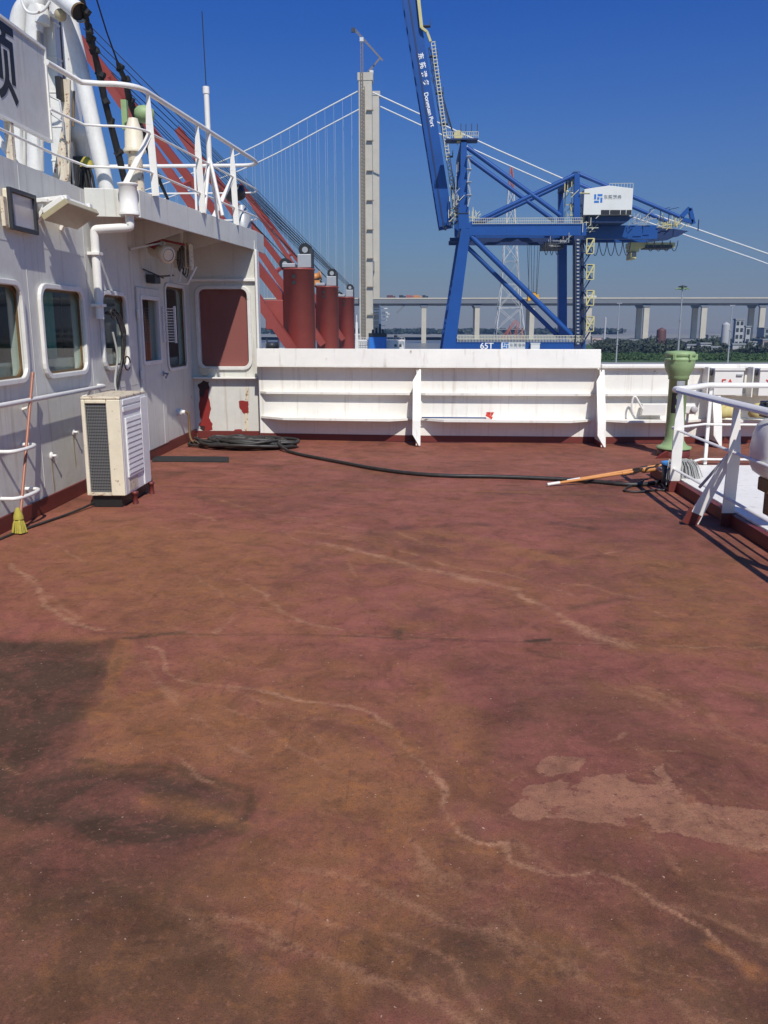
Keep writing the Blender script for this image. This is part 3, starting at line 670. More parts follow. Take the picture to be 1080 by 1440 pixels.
MB().box(hx + Vector((.02, .02, -.02)), (.10, .14, .12), Matrix.Rotation(.3, 3, 'X')).build('mount', M['rusty'], hs, .01)
cr = thing('cable_reel', 'white cable reel holding looped wire hung under the canopy by the end wall', 'cable reel', (-2.86, 11.45, 2.45))
rc = ay(257, 366, 11.1)
MB().box(rc + Vector((-.05, 0, .03)), (.13, .12, .24)).bb(rc + Vector((.05, -.08, -.10)), rc + Vector((.065, .10, .22))).bb(rc + Vector((.10, -.08, -.12)), rc + Vector((.115, .10, .20))).build('drum', M['rusty'], cr, .012)
mb = MB()
for k in range(4):
    r_ = .10 + .018 * k
    mb.tube([rc + Vector((-.04 + .024 * k, r_ * math.cos(a), .0 + r_ * 1.35 * math.sin(a))) for a in [q * math.pi / 10 for q in range(20)]], .007, 6, True)
mb.build('wire_loops', M['gunmetal'], cr)
MB().tube([rc + p for p in (Vector((-.10, -.09, -.05)), Vector((-.14, -.12, -.26)), Vector((.08, -.12, -.30)), Vector((.18, -.04, -.08)))], .014, 6).tube([rc + Vector((-.03, -.12, -.28)), rc + Vector((.02, -.1, -.08))], .012, 6).bar(rc + Vector((0, 0, .1)), (rc.x, rc.y, 2.81), .03, .03).build('cradle', M['white'], cr)

# cable bundle running from the down pipe to the air conditioner
cb = MB()
for k in range(7):
    j = lambda s: random.uniform(-s, s)
    base = [(-3.22, 8.86, 1.74), (-3.16, 9.02 + j(.05), 1.76 + j(.04)), (-3.14, 9.16 + j(.08), 1.60 + j(.05)), (-3.15, 9.14 + j(.07), 1.40), (-3.16, 9.08 + j(.05), 1.20), (-3.17, 8.98 + j(.06), 1.05), (-3.15, 8.80, .92 + j(.04)), (-3.12, 8.6, .86)]
    cb.tube(chaikin(base, 3), .012, 6)
for c0, r0 in (((-3.14, 9.20, 1.22), .09), ((-3.16, 8.92, 1.74), .07)):
    cb.tube([(c0[0], c0[1] + r0 * math.cos(a), c0[2] + r0 * .8 * math.sin(a)) for a in [q * .35 for q in range(17)]], .008, 6)
tag(cb.build('cable_bundle', M['rubber'], at=(-3.2, 9, 1)), 'tangled black cable bundle tied to the downpipe above the air conditioner', 'cable')
ins = chaikin([(-3.2, 8.98, 1.55), (-3.17, 9.02, 1.3), (-3.19, 8.95, 1.12), (-3.16, 8.82, .98), (-3.05, 8.62, .93)], 3)
tag(MB().tube(ins, .012, 8).build('lagged_pipe', M['pale_cloth'], at=(-3.2, 9, 1)), 'thin pale lagged pipe beside the black cables, entering the air conditioner top', 'pipe')

# ================================================================ AIR CONDITIONER
ac = thing('air_conditioner', 'rust edged cream air conditioner outdoor unit standing on the deck by the wall', 'air conditioner', (-2.82, 7.8, 0))
x0, x1, y0, y1, z0, z1 = -2.99, -2.64, 7.46, 8.20, .11, 1.0
MB().bb((x0, y0, z1 - .025), (x1, y1, z1)).build('top_panel', M['rusty'], ac, .008)
body = MB().bb((x0, y0, z0), (x0 + .033, y0 + .03, z1 - .026)).bb((x0 + .225, y0, z0), (x1, y0 + .03, z1 - .026)).bb((x0 + .034, y0, z1 - .06), (x0 + .224, y0 + .03, z1 - .026))
MB().bb((x0 + .034, y0 + .001, z0), (x0 + .224, y0 + .029, z0 + .028)).build('bottom_rail', M['rusty'], ac, .004)
body.build('end_frame', M['cream'], ac, .008)
MB().bb((x1 - .02, y0 + .031, z0), (x1, y1, z1 - .026)).bb((x0, y1 - .02, z0), (x1 - .021, y1, z1 - .026)).bb((x0, y0 + .031, z0), (x0 + .02, y1 - .021, z1 - .026)).build('casing', M['casing'], ac, .006)
MB().quad((x0 + .03, y0 + .018, z0 + .02), (x0 + .23, y0 + .018, z0 + .02), (x0 + .23, y0 + .018, z1 - .05), (x0 + .03, y0 + .018, z1 - .05)).build('wire_screen', M['screen'], ac)
MB().bb((x0 + .03, y0 + .06, z0 + .02), (x1 - .06, y0 + .09, z1 - .05)).build('condenser_coil', M['gunmetal'], ac)
lp = MB().bb((x1 + .0005, y0 + .10, .26), (x1 + .014, y1 - .22, .80))
lpo = lp.build('louvre_panel', M['casing'], ac, .004)
sl = MB()
for k in range(11):
    z = .285 + k * .047
    sl.prism([(x1 + .0145, y0 + .11, z), (x1 + .0175, y0 + .11, z + .002), (x1 + .019, y0 + .11, z + .008), (x1 + .0145, y0 + .11, z + .043)], (0, y1 - y0 - .34, 0))
sl.build('louvres', M['casing'], lpo)
for z in (.86, .92): MB().bb((x1 + .0005, y0 + .06, z), (x1 + .010, y1 - .2, z + .045)).build('upper_louvre', M['casing'], ac, .003)
MB().bb((x1 + .0005, y0 + .12, .13), (x1 + .003, y0 + .36, .24)).build('rust_patch', M['rusty'], ac)
MB().bb((x1 + .0005, y1 - .20, z0 + .01), (x1 + .012, y1 - .01, z1 - .05)).build('service_cover', M['casing'], ac, .004)
MB().bb((x0 + .04, y0 + .04, 0), (x1 - .05, y1 - .02, z0)).build('base_plinth', M['dark'], ac)
for y in (y0 + .2, y1 - .05): MB().lathe((x1 + .02, y, 0), [(.028, 0), (.024, .015), (.022, .085), (.03, .09), (.03, .115), (.0, .118)], 12).build('foot', M['trim'], ac)
ck = chaikin([(-2.93, 7.62, .05), (-2.98, 7.40, .02), (-3.05, 7.05, .013), (-3.13, 6.72, .012), (-3.2, 6.3, .012), (-3.22, 5.9, .012)], 3)
tag(MB().tube(ck, .010, 6).build('deck_cable', M['rubber'], at=(-3, 7, 0)), 'thin black cable trailing from the air conditioner along the wall foot', 'cable')

# mop leaning on the wall
mp = thing('mop', 'yellow headed mop with red brown handle leaning on the house wall', 'mop', (-3.08, 6.42, 0))
a, b = Vector((-3.15, 6.45, .05)), ax(46, 525, -3.22)
MB().tube([a, b], .013, 8).tube([b - (b - a).normalized() * .03, b + (b - a).normalized() * .006], .015, 8).build('handle', M['pole'], mp)
MB().lathe(a + Vector((0, 0, .0)), [(.014, .16), (.022, .14), (.036, .10), (.04, .07)], 12).build('socket', M['mopyellow'], mp)
hm = MB()
for k in range(46):
    an = random.uniform(0, 6.28); rr = random.uniform(.3, 1)
    hm.tube(chaikin([a + Vector((0, 0, .10)), a + Vector((.035 * math.cos(an) * rr, .035 * math.sin(an) * rr, .06)), (a.x + .058 * math.cos(an) * rr, a.y + .058 * math.sin(an) * rr, .012)], 1), .009, 5)
hm.build('mop_head', M['mopyellow'], mp)

# ================================================================ HOSE, MAT
hose = MB(); c0 = az(345, 629); pts = []
rnd = random.Random(3)
NT = 14
for k in range(NT * 28):
    an = k * 2 * math.pi / 28; lp_ = k / 28
    rx = .44 + .13 * math.sin(lp_ * 2.1) + .05 * math.sin(lp_ * 7.7); ry = .24 + .10 * math.sin(lp_ * 1.7 + 1)
    tl = .25 * math.sin(lp_ * 1.3)
    ex, ey = rx * math.cos(an), ry * math.sin(an)
    pts.append((c0.x + .04 + .10 * math.sin(lp_ * 2.7) + ex - ey * tl, c0.y + .05 * math.cos(lp_ * 2.3) + ey + ex * tl * .4, .025 + .011 * (lp_ / 2.0) + .03 * abs(math.sin(an * 1.5 + lp_))))
tail = [(400, 633), (425, 640), (470, 648), (520, 658), (570, 665), (620, 669), (700, 670), (780, 673), (840, 677), (885, 682), (920, 680), (938, 672)]
tp = [az(*p, .022) for p in tail]
hose.tube(chaikin(pts + [tuple(p) for p in tp], 2), .021, 8)
loop2 = [(c0.x - .3, c0.y + .1, .1), (c0.x - .75, c0.y + .18, .05), (c0.x - .82, c0.y + .02, .03), (c0.x - .55, c0.y - .12, .03), (c0.x - .2, c0.y - .1, .09)]
hose.tube(chaikin(loop2, 3), .02, 8)
for q in range(6):
    a0 = rnd.uniform(0, 6.28); cx_, cy_ = c0.x + rnd.uniform(-.35, .35), c0.y + rnd.uniform(-.12, .12); rx, ry = rnd.uniform(.25, .5), rnd.uniform(.10, .24)
    hose.tube(chaikin([(cx_ + rx * math.cos(a0 + k * .5), cy_ + ry * math.sin(a0 + k * .5), .06 + .05 * rnd.random() + .02 * math.sin(k)) for k in range(rnd.randint(8, 12))], 2), .02, 8)
loop = [(c0.x + .2, c0.y + .02, .07), (c0.x + .5, c0.y + .05, .05), (c0.x + .72, c0.y - .02, .03), (c0.x + .66, c0.y - .12, .025), (c0.x + .4, c0.y - .12, .05), (c0.x + .1, c0.y - .05, .09)]
hose.tube(chaikin(loop, 3), .02, 8)
tag(hose.build('rubber_hose', M['rubber'], at=c0), 'black rubber hose coiled by the end wall with its tail across the deck', 'hose')
ch = chaikin([(-3.2, 11.6, .46), (-3.16, 11.62, .46), (-3.15, 11.6, .3), (-3.14, 11.55, .12), (-3.08, 11.5, .05), (-2.9, 11.55, .03), (-2.7, 11.6, .03)], 3)
tag(MB().tube(ch, .016, 8).build('power_cable', M['brown'], at=(-3.2, 11.6, 0)), 'dirty cable hanging from the wall socket down to the coiled hose', 'cable')
lc = chaikin([az(905, 676, .014), az(870, 690, .014), az(900, 692, .014), az(925, 688, .014), az(938, 690, .014), az(930, 680, .014)], 3)
tag(MB().tube(lc, .011, 6).build('deck_cable', M['rubber'], at=az(910, 685)), 'thin black cable looped on the deck beneath the railing corner', 'cable')
mt = [az(214, 643), az(322, 644), az(322, 651), az(214, 650)]
tag(MB().prism([Vector((p.x, p.y, .006)) for p in mt], (0, 0, .012)).build('rubber_mat', M['mat'], at=mt[0]), 'black rubber mat lying in front of the door threshold', 'mat')

# ================================================================ BULWARK
def by(x):   # plan line of the bulwark plate
    return 12.30 + (x + 2.3) / 2.3 * (-.20) if x < 0 else (12.10 - .06 * x / 2.5 if x < 2.5 else 12.04 + (x - 2.5) / 4.5 * .30)
bw = thing('bulwark', 'white steel bulwark with ledges, brackets and red foot across the deck front', 'bulwark', (0, 12.1, 0))
BX = [-2.30, -1.5, -.7, 0, .8, 1.6, 2.5, 3.4, 4.6, 6, 8]
def strip(mb, xs, z0, z1, f0, f1=None, back=None):
    """slab following the bulwark: front offset f0 (low edge) / f1 (top), back plane"""
    f1 = f0 if f1 is None else f1; bk = -.01 if back is None else back; vs = []; n = len(xs)
    for x in xs:
        y = by(x); vs += [(x, y - f0, z0), (x, y - f1, z1), (x, y - bk, z1), (x, y - bk, z0)]
    fs = [(0, 1, 2, 3), tuple(4 * (n - 1) + k for k in (3, 2, 1, 0))]
    for i in range(n - 1):
        for k in range(4):
            l = (k + 1) % 4; fs.append((4 * i + k, 4 * i + 4 + k, 4 * i + 4 + l, 4 * i + l))
    mb.add(vs, fs)
L = [x for x in BX if x <= 2.5]; Rr = [x for x in BX if x >= 2.5]
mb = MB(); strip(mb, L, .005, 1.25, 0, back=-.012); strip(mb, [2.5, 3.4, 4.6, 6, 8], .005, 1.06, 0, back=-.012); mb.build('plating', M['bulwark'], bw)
Lt = [x if x < 2.49 else 2.47 for x in L]
mb = MB(); strip(mb, Lt, 1.062, 1.305, .15, .12, back=.10); strip(mb, Lt, 1.05, 1.060, .16, back=0.001); mb.build('wind_deflector', M['bulwark'], bw, .012)
mb = MB(); strip(mb, [2.495, 3.4, 4.6, 6, 8], 1.045, 1.10, .085, back=-.05); mb.build('cap_rail', M['bulwark'], bw, .012)
def ledge(xa, xb, z, dep, tap=.34, name='ledge', drop=.03, h=.012):
    q = [(xa, .02), (xa + tap, dep), ((xa + xb) / 2, dep), (xb - tap, dep), (xb, .02)]
    mb = MB(); bt = [Vector((x, by(x) - .0005, z)) for x, d in q]; ft = [Vector((x, by(x) - d, z)) for x, d in q]
    fb = [p - Vector((0, 0, drop)) for p in ft]
    n = len(q)
    for i in range(n - 1):
        mb.quad(bt[i], bt[i + 1], ft[i + 1], ft[i]); mb.quad(ft[i], ft[i + 1], fb[i + 1], fb[i])
        mb.quad(bt[i] - Vector((0, 0, h)), bt[i + 1] - Vector((0, 0, h)), ft[i + 1] - Vector((0, 0, h)), ft[i] - Vector((0, 0, h)))
    mb.build(name, M['bulwark'], bw)
BRX = [-.03, 2.47, 4.05, 6.2]
for z, dep, tap in ((.70, .10, .10), (.345, .26, .36)):
    ledge(-2.28, -.05, z, dep, tap); ledge(-.01, 2.44, z, dep, tap)
    ledge(2.50, 4.03, z, dep * .9, tap); ledge(4.07, 6.18, z, dep * .9, tap)
for x in BRX:
    y = by(x); top = 1.03
    pr_ = [(x, y - .001, top), (x, y - .13, top), (x, y - .40, .35), (x, y - .47, .015), (x, y - .001, .015)]
    br = MB().prism([Vector(p) - Vector((.005, 0, 0)) for p in pr_], (.01, 0, 0)).build('bracket', M['bulwark'], bw)
    # face flange, sniped at both ends
    e = [Vector((x, y - .13, top)), Vector((x, y - .40, .35)), Vector((x, y - .47, .015))]
    vs = []
    def row(p, a, b): return [Vector((p.x + a, p.y - .012, p.z)), Vector((p.x + b, p.y - .012, p.z))]
    r0 = row(e[0], .03, .055); r1 = row(e[0].lerp(e[1], .22), -.055, .055); r2 = row(e[1], -.055, .055); r3 = row(e[2].lerp(e[1], .45), -.055, .055); r4 = row(e[2], .035, .055)
    vs = [q for r in (r0, r1, r2, r3, r4) for q in r]; vb = [q + Vector((0, .012, 0)) for q in vs]
    fs = []
    for i in range(4): fs += [(2 * i, 2 * i + 1, 2 * i + 3, 2 * i + 2), (10 + 2 * i, 10 + 2 * i + 2, 10 + 2 * i + 3, 10 + 2 * i + 1), (2 * i, 2 * i + 2, 12 + 2 * i, 10 + 2 * i), (2 * i + 1, 11 + 2 * i, 13 + 2 * i, 2 * i + 3)]
    MB().add(vs + vb, fs).build('flange', M['bulwark'], br)
    MB().bb((x - .012, y - .465, .004), (x + .012, y - .02, .07)).build('red_foot', M['trim'], br)
mb = MB(); strip(mb, BX, .004, .095, .006, back=-.002); mb.build('red_skirting', M['trim'], bw)

for x in (-1.42, .88, 1.72, 3.1, 5.2):
    y = by(x); MB().bb((x - .006, y - .0028, .098), (x + .006, y + .004, 1.04)).build('weld_seam', M['bulwark'], bw)
# brush lying along the lower ledge
bs = thing('deck_brush', 'dark blue handled brush with red head lying on the middle bulwark ledge', 'brush', (.1, 11.9, .36))
pa, pb = Vector((.04, by(.04) - .12, .362)), Vector((.94, by(.94) - .12, .362))
MB().tube([pa, pb], .010, 8).build('handle', M['brushblue'], bs)
MB().box(pb + Vector((.04, 0, .022)), (.10, .05, .035), Matrix.Rotation(.5, 3, 'Y')).build('head', M['redpl'], bs, .006)
hb = MB()
for k in range(26): 
    q = pb + Vector((random.uniform(.0, .08), random.uniform(-.02, .02), .03)); hb.bar(q, q + Vector((random.uniform(-.01, .03), random.uniform(-.01, .01), .05)), .007, .007)
hb.build('bristles', M['redpl'], bs)

# ================================================================ GREEN VENT
vt = thing('vent_pipe', 'green mushroom vent pipe on red pedestal beside the railing corner', 'vent', (3.24, 10.9, 0))
vx, vy = 3.235, 10.9
MB().lathe((vx, vy, 0), [(.20, 0), (.20, .09), (.185, .095)], 24).prism([(vx - .20, vy - .20, 0), (vx - .30, vy - .25, 0), (vx - .14, vy - .15, .09), (vx - .10, vy - .17, .09)], (.06, .03, 0)).build('pedestal', M['trim'], vt)
MB().lathe((vx, vy, .10), [(.215, 0), (.215, .022), (.175, .028), (.145, .06), (.122, .10), (.114, .16), (.112, .86), (.125, .865), (.125, .90), (.132, .915), (.16, .97), (.180, 1.03), (.184, 1.09)], 32).build('pipe', M['green'], vt)
vb = MB().lathe((vx, vy, 1.19), [(.184, 0), (.190, .01), (.190, .035), (.172, .04), (.172, .055), (.182, .06), (.182, .095), (.165, .115), (.05, .125), (0, .127)], 32)
cap = vb.build('cap', M['green'], vt)
for an in (-2.2, -1.2, -.2): MB().box((vx + .19 * math.cos(an), vy + .19 * math.sin(an), 1.24), (.035, .035, .07), Matrix.Rotation(an, 3, 'Z')).build('clamp', M['green'], cap, .004)
def band(r, z0, z1, a0, a1, n=10):
    m_ = MB(); vs = [(vx + r * math.cos(a0 + (a1 - a0) * k / n), vy + r * math.sin(a0 + (a1 - a0) * k / n), z) for k in range(n + 1) for z in (z0, z1)]
    return m_.add(vs, [(2 * k, 2 * k + 2, 2 * k + 3, 2 * k + 1) for k in range(n)], True)
band(.1135, .55, .80, -2.45, -1.2).build('label_plate', M['black_ink'], vt)
for z, a0, a1 in ((.76, -1.95, -1.45), (.64, -2.0, -1.5), (.58, -1.8, -1.4)): band(.1142, z - .03, z + .012, a0, a1).build('label_lettering', M['green'], vt)
band(.1138, .84, .95, -2.0, -1.1).build('grey_sticker', M['steel'], vt)

# ================================================================ RAILING + STAIR HATCH PLATFORM
XR, YC, YB = 2.52, 8.62, 9.42
hp = MB().bb((XR + .10, 2.5, 0), (6.5, YB + .02, .115)); 
tag(hp.build('white_platform', M['bulwark'], at=(4, 6, 0), bevel=.006), 'low white painted platform enclosed by the corner railing', 'platform')
tag(MB().bb((XR + .045, 2.5, 0), (XR + .096, YB + .02, .10)).build('red_kerb', M['trim'], at=(XR, 5, 0)), 'dark red kerb along the edge of the white platform', 'kerb')
rl = thing('corner_railing', 'white pipe railing with flat posts turning a corner around the white platform', 'railing', (XR, YC, 0))
tr = chaikin([(XR, 2.4, 1.0), (XR, 8.55, 1.0), (XR, 8.72, 1.0), (XR + .06, 8.80, 1.0)], 2)
MB().tube([(XR, 2.4, 1.0), (XR, 8.45, 1.0)] + chaikin([(XR, 8.45, 1.0), (XR, 8.62, 1.0), (XR + .10, 8.66, 1.0)], 2) + [Vector((3.1, 9.40, .99)), Vector((3.25, 9.46, .985)), Vector((6.4, 9.46, .985))], .030, 12).build('top_rail', M['rail'], rl)
for z in (.62, .235):
    MB().tube([(XR, 2.4, z), (XR, 8.45, z)] + chaikin([(XR, 8.45, z), (XR, 8.62, z), (XR + .10, 8.66, z)], 2) + [Vector((3.1, 9.40, z - .05)), Vector((3.25, 9.46, z - .06)), Vector((6.4, 9.46, z - .06))], .013, 8).build('middle_rail', M['rail'], rl)
for y in (8.40, 6.90, 5.2, 3.6):
    po = MB().bar((XR + .02, y + .05, .10), (XR + .005, y - .02, .62), .10, .014, (0, 1, 0)).bar((XR + .005, y - .02, .62), (XR, y, .985), .10, .014, (0, 1, 0), .05, .014).build('post', M['rail'], rl, .003)
    MB().bar((XR + .02, y + .05, 0), (XR + .02, y + .05, .11), .106, .022, (0, 1, 0)).build('red_foot', M['trim'], po)
for x in (3.16, 4.4, 5.6):
    po = MB().bar((x, 9.46, .02), (x, 9.46, .97), .035, .035).build('post', M['rail'], rl)
    MB().bar((x, 9.46, .0), (x, 9.46, .12), .05, .05).build('red_foot', M['dark'], po)
bc = MB().bar((2.27, 6.99, .02), (XR - .01, 6.93, .58), .11, .014, (0, 1, 0), .07, .014).build('brace', M['rail'], rl, .003)
MB().bar((2.24, 6.99, 0), (2.30, 6.985, .13), .12, .022, (0, 1, 0)).build('red_foot', M['trim'], bc)
tag(MB().tube([(XR - .015, 6.94, .60), (XR - .19, 7.06, .30)], .013, 8).build('steel_pin', M['steel'], at=(XR, 7, .5)), 'grey steel rod hung against the second railing post', 'rod')
# outboard engine cowl clamped on the rail
om = thing('outboard_engine', 'white outboard engine cowl with black label hung on the railing at the right edge', 'engine', (2.74, 6.5, .75))
def sup(cx, cy, z, a, b, n=20, e=3.2):
    return [Vector((cx + a * math.copysign(abs(math.cos(t)) ** (2 / e), math.cos(t)), cy + b * math.copysign(abs(math.sin(t)) ** (2 / e), math.sin(t)), z)) for t in [2 * math.pi * k / n for k in range(n)]]
rows = [(.49, .10, .15), (.53, .16, .20), (.58, .185, .22), (.70, .195, .23), (.80, .185, .22), (.88, .165, .20), (.925, .12, .16), (.94, .05, .08)]
vs = []; fs = []; n = 20
for i, (z, a, b) in enumerate(rows): vs += sup(2.70 + .02 * i / 7, 6.45, z, a, b, n)
for i in range(len(rows) - 1):
    for k in range(n): fs.append((i * n + k, i * n + (k + 1) % n, (i + 1) * n + (k + 1) % n, (i + 1) * n + k))
m_ = MB().add(vs, fs, True); m_.add(vs[:n], [tuple(range(n))]); m_.add(vs[-n:], [tuple(range(n))]); m_.build('cowl', M['plastic'], om)
MB().bb((2.575, 6.206, .675), (2.66, 6.224, .755)).build('label_plate', M['black_ink'], om)
for xx in (2.600, 2.625): MB().bb((xx, 6.203, .695), (xx + .009, 6.205, .735)).build('label_lettering', M['white_ink'], om)
MB().bb((2.60, 6.36, .38), (2.80, 6.56, .485)).bb((2.64, 6.40, .20), (2.76, 6.52, .379)).build('bracket', M['brown'], om, .012)
MB().box((2.66, 6.62, .99), (.10, .12, .12)).tube([(2.60, 6.62, 1.02), (2.56, 6.4, 1.0), (2.62, 6.3, .93)], .018, 8).build('clamp', M['dark'], om, .01)

# mops propped at the railing corner
for k, (pa, pb, lab) in enumerate((((772, 681), (908, 661), 'orange wooden mop pole lying lower, its pale tip on the deck'), ((800, 676), (935, 653), 'orange wooden mop pole lying behind, its black socket at the vent pedestal'))):
    a, b = az(*pa, .02), az(*pb, .12 + .05 * k)
    mo = thing('mop_pole', lab, 'mop', a, 'mop poles at the railing corner')
    MB().tube([a, b], .015, 8).build('pole', M['wood'], mo)
    d = (b - a).normalized()
    MB().tube([a - d * .02, a + d * .12], .0165, 8).build('pale_tip', M['white'], mo)
    MB().tube([b - d * .04, b + d * .10], .03, 10).tube([b - d * .28, b - d * .20], .02, 8).build('socket', M['dark'] if k else M['wood'], mo)
bk = thing('bucket', 'dark bucket with blue rim and grey mop strands at the railing foot', 'bucket', (2.60, 8.55, 0))
bx_, by_ = 2.60, 8.78
MB().lathe((bx_, by_, 0), [(.085, 0), (.10, .22), (.09, .22), (.078, .02)], 20).build('pail', M['dark'], bk)
MB().lathe((bx_, by_, .222), [(.105, 0), (.108, .025), (.092, .028), (.09, 0)], 20).build('rim', M['bluepl'], bk)
mm = MB()
for k in range(70):
    an = random.uniform(0, 6.28); r0 = random.uniform(.02, .09)
    p = Vector((bx_ + .05 + r0 * math.cos(an), by_ - .05 + r0 * math.sin(an), .26))
    mm.tube(chaikin([p, p + Vector((.05 * math.cos(an) + .03, .05 * math.sin(an) - .05, .03)), Vector((p.x + .10 * math.cos(an) + .06, p.y - .08 + .06 * math.sin(an), random.uniform(.02, .10)))], 1), .006, 4)
mm.build('mop_strands', M['mopgrey'], bk)

# ================================================================ FIRE BOXES on the right bulwark
yb_ = 12.15
def locker(px0, px1, py0, py1, lab, word, tilt_):
    a, b = ay(px0, py1, yb_ - .30), ay(px1, py0, yb_ - .30)
    t = thing('fire_locker', lab, 'locker', (a.x, a.y, a.z), 'white lockers on the right bulwark')
    MB().bb((a.x, a.y + .002, a.z), (b.x, yb_ - .03, b.z)).build('box', M['white'], t, .008)
    MB().bb((a.x - .008, a.y - .014, b.z - .03), (b.x + .008, a.y, b.z + .012)).build('lid_edge', M['white'], t, .004)
    MB().bb((a.x - .075, a.y + .05, a.z - .02), (a.x - .060, yb_ - .04, b.z + .01)).build('bracket', M['white'], t)
    MB().bb((a.x - .055, a.y + .06, b.z - .10), (a.x - .012, a.y + .14, b.z - .02)).build('clamp', M['gunmetal'], t, .006)  # dark block stands in for the shadow at the white bracket
    MB().bb((b.x - .10, a.y - .02, b.z - .10), (b.x - .02, a.y - .003, b.z - .075)).build('latch', M['steel'], t, .003)
    text_mesh(word, ((a.x + b.x) / 2 - .02, a.y - .006, (a.z + b.z) / 2 - .02), (1, 0, 0), (0, 0, 1), .15, 'red_lettering', M['red_ink'], t, .002)
    return t
locker(1003, 1047, 518, 556, 'white locker lettered FA in red on the right bulwark', 'FA', 0)
locker(1066, 1120, 518, 557, 'white locker lettered YAP in red at the right picture edge', 'YAP', 0)
for px, py in ((880, 0), ): pass
# yellowed bag on the ledge and small white lamp, lifebuoy lamp
bg = MB(); c = ay(1022, 580, 11.86)
vs = []; n = 16
for i, (h, k) in enumerate([(-.07, .7), (-.05, 1.0), (0, 1.06), (.05, .8), (.09, .35), (.10, .05)]):
    vs += [Vector((c.x + .17 * k * math.cos(2 * math.pi * q / n) * (1 + .12 * math.sin(q * 2.1 + i)), c.y + .07 * k * math.sin(2 * math.pi * q / n), c.z + h + .012 * math.sin(q * 1.7))) for q in range(n)]
fs = [(i * n + q, i * n + (q + 1) % n, (i + 1) * n + (q + 1) % n, (i + 1) * n + q) for i in range(5) for q in range(n)]
bg.add(vs, fs, True); bg.add(vs[:n], [tuple(range(n))]); bg.add(vs[-n:], [tuple(range(n))])
tag(bg.build('canvas_bag', M['yellowish'], at=c), 'yellowed canvas bag lying on the ledge below the FA locker', 'bag')
c = ay(1066, 577, 11.86); bg2 = MB(); bg2.lathe(c - Vector((0, 0, .09)), [(.11, 0), (.13, .04), (.11, .12), (.05, .18), (0, .19)], 16)
tag(bg2.build('canvas_bag', M['yellowish'], at=c), 'yellowed canvas bag on the ledge, half hidden behind the outboard engine', 'bag')
c = ay(968, 575, 11.8); sl_ = thing('signal_lamp', 'small white lamp with round lens beside the green vent pipe', 'lamp', c)
MB().box(c, (.16, .14, .13)).build('housing', M['white'], sl_, .02)
MB().lathe(c + Vector((.05, -.07, .0)), [(.045, 0), (.045, .04), (.035, .045), (0, .05)], 14, (0, -1, 0)).build('lens', M['lampglass'], sl_)
MB().bar(c - Vector((0, -.02, .065)), c - Vector((0, -.02, .16)), .03, .03).build('stand', M['white'], sl_)
# white trough with bent hook on the bulwark left of the vent
a, b = ay(902, 584, 11.96), ay(936, 568, 11.96)
tp_ = thing('white_trough', 'white trough with a bent hook resting on the ledge left of the vent', 'trough', a)
MB().bb((a.x, 11.94, a.z), (b.x, 12.03, b.z)).build('tray', M['white'], tp_, .006)
p = [ay(892, 584, 11.93), ay(888, 575, 11.93), ay(889, 562, 11.93), ay(893, 556, 11.93), ay(898, 565, 11.93), ay(904, 576, 11.93)]
MB().tube(chaikin(p, 2), .014, 8).build('hook', M['white'], tp_)
# ================================================================ ON THE WHEELHOUSE ROOF
rr = thing('roof_railing', 'white curved pipe railing with flat posts along the overhanging roof edge', 'railing', (-2.8, 10, ZR))
def edge(y): return -2.76 + (y - 9.0) / 3.6 * .40
def loop(z, r, mb, near):
    pts = near + chaikin([(-3.10, 8.82, z), (-2.92, 8.84, z), (-2.76, 8.98, z), (edge(9.3), 9.3, z)], 2) + [Vector((edge(y), y, z)) for y in (10, 11, 12)] + chaikin([(edge(12.2), 12.2, z), (edge(12.9), 12.9, z), (-2.45, 13.1, z), (-2.75, 13.12, z)], 3) + [Vector((-3.4, 13.12, z)), Vector((-5, 13.12, z))]
    mb.tube(pts, r, 10)
mb = MB(); loop(3.90, .026, mb, [Vector((-3.33, 8.12, 3.9)), Vector((-3.27, 8.76, 3.9))]); mb.build('top_rail', M['rail'], rr)
for z in (3.52, 3.14):
    mb = MB(); loop(z, .012, mb, ([Vector((-3.36, 4.0, z))] if z < 3.3 else []) + [Vector((-3.34, 8.15, z)), Vector((-3.27, 8.76, z))]); mb.build('middle_rail', M['rail'], rr)
for y, x in ((9.15, edge(9.15)), (10.5, edge(10.5)), (11.75, edge(11.75))):
    MB().bar((x + .02, y + .02, ZR), (x, y, 3.60), .075, .014, (0, 1, 0)).bar((x, y, 3.60), (x, y, 3.88), .075, .014, (0, 1, 0), .035, .014).build('post', M['rail'], rr, .002)
for y in (9.15, 11.75): MB().bar((edge(y) - .30, y - .12, ZR), (edge(y) - .01, y, 3.5), .055, .012, (0, 1, 0)).build('brace', M['rail'], rr, .002)
for x in (-3.3, -4.2): MB().bar((x, 13.12, ZR), (x, 13.12, 3.9), .03, .03).build('post', M['rail'], rr)

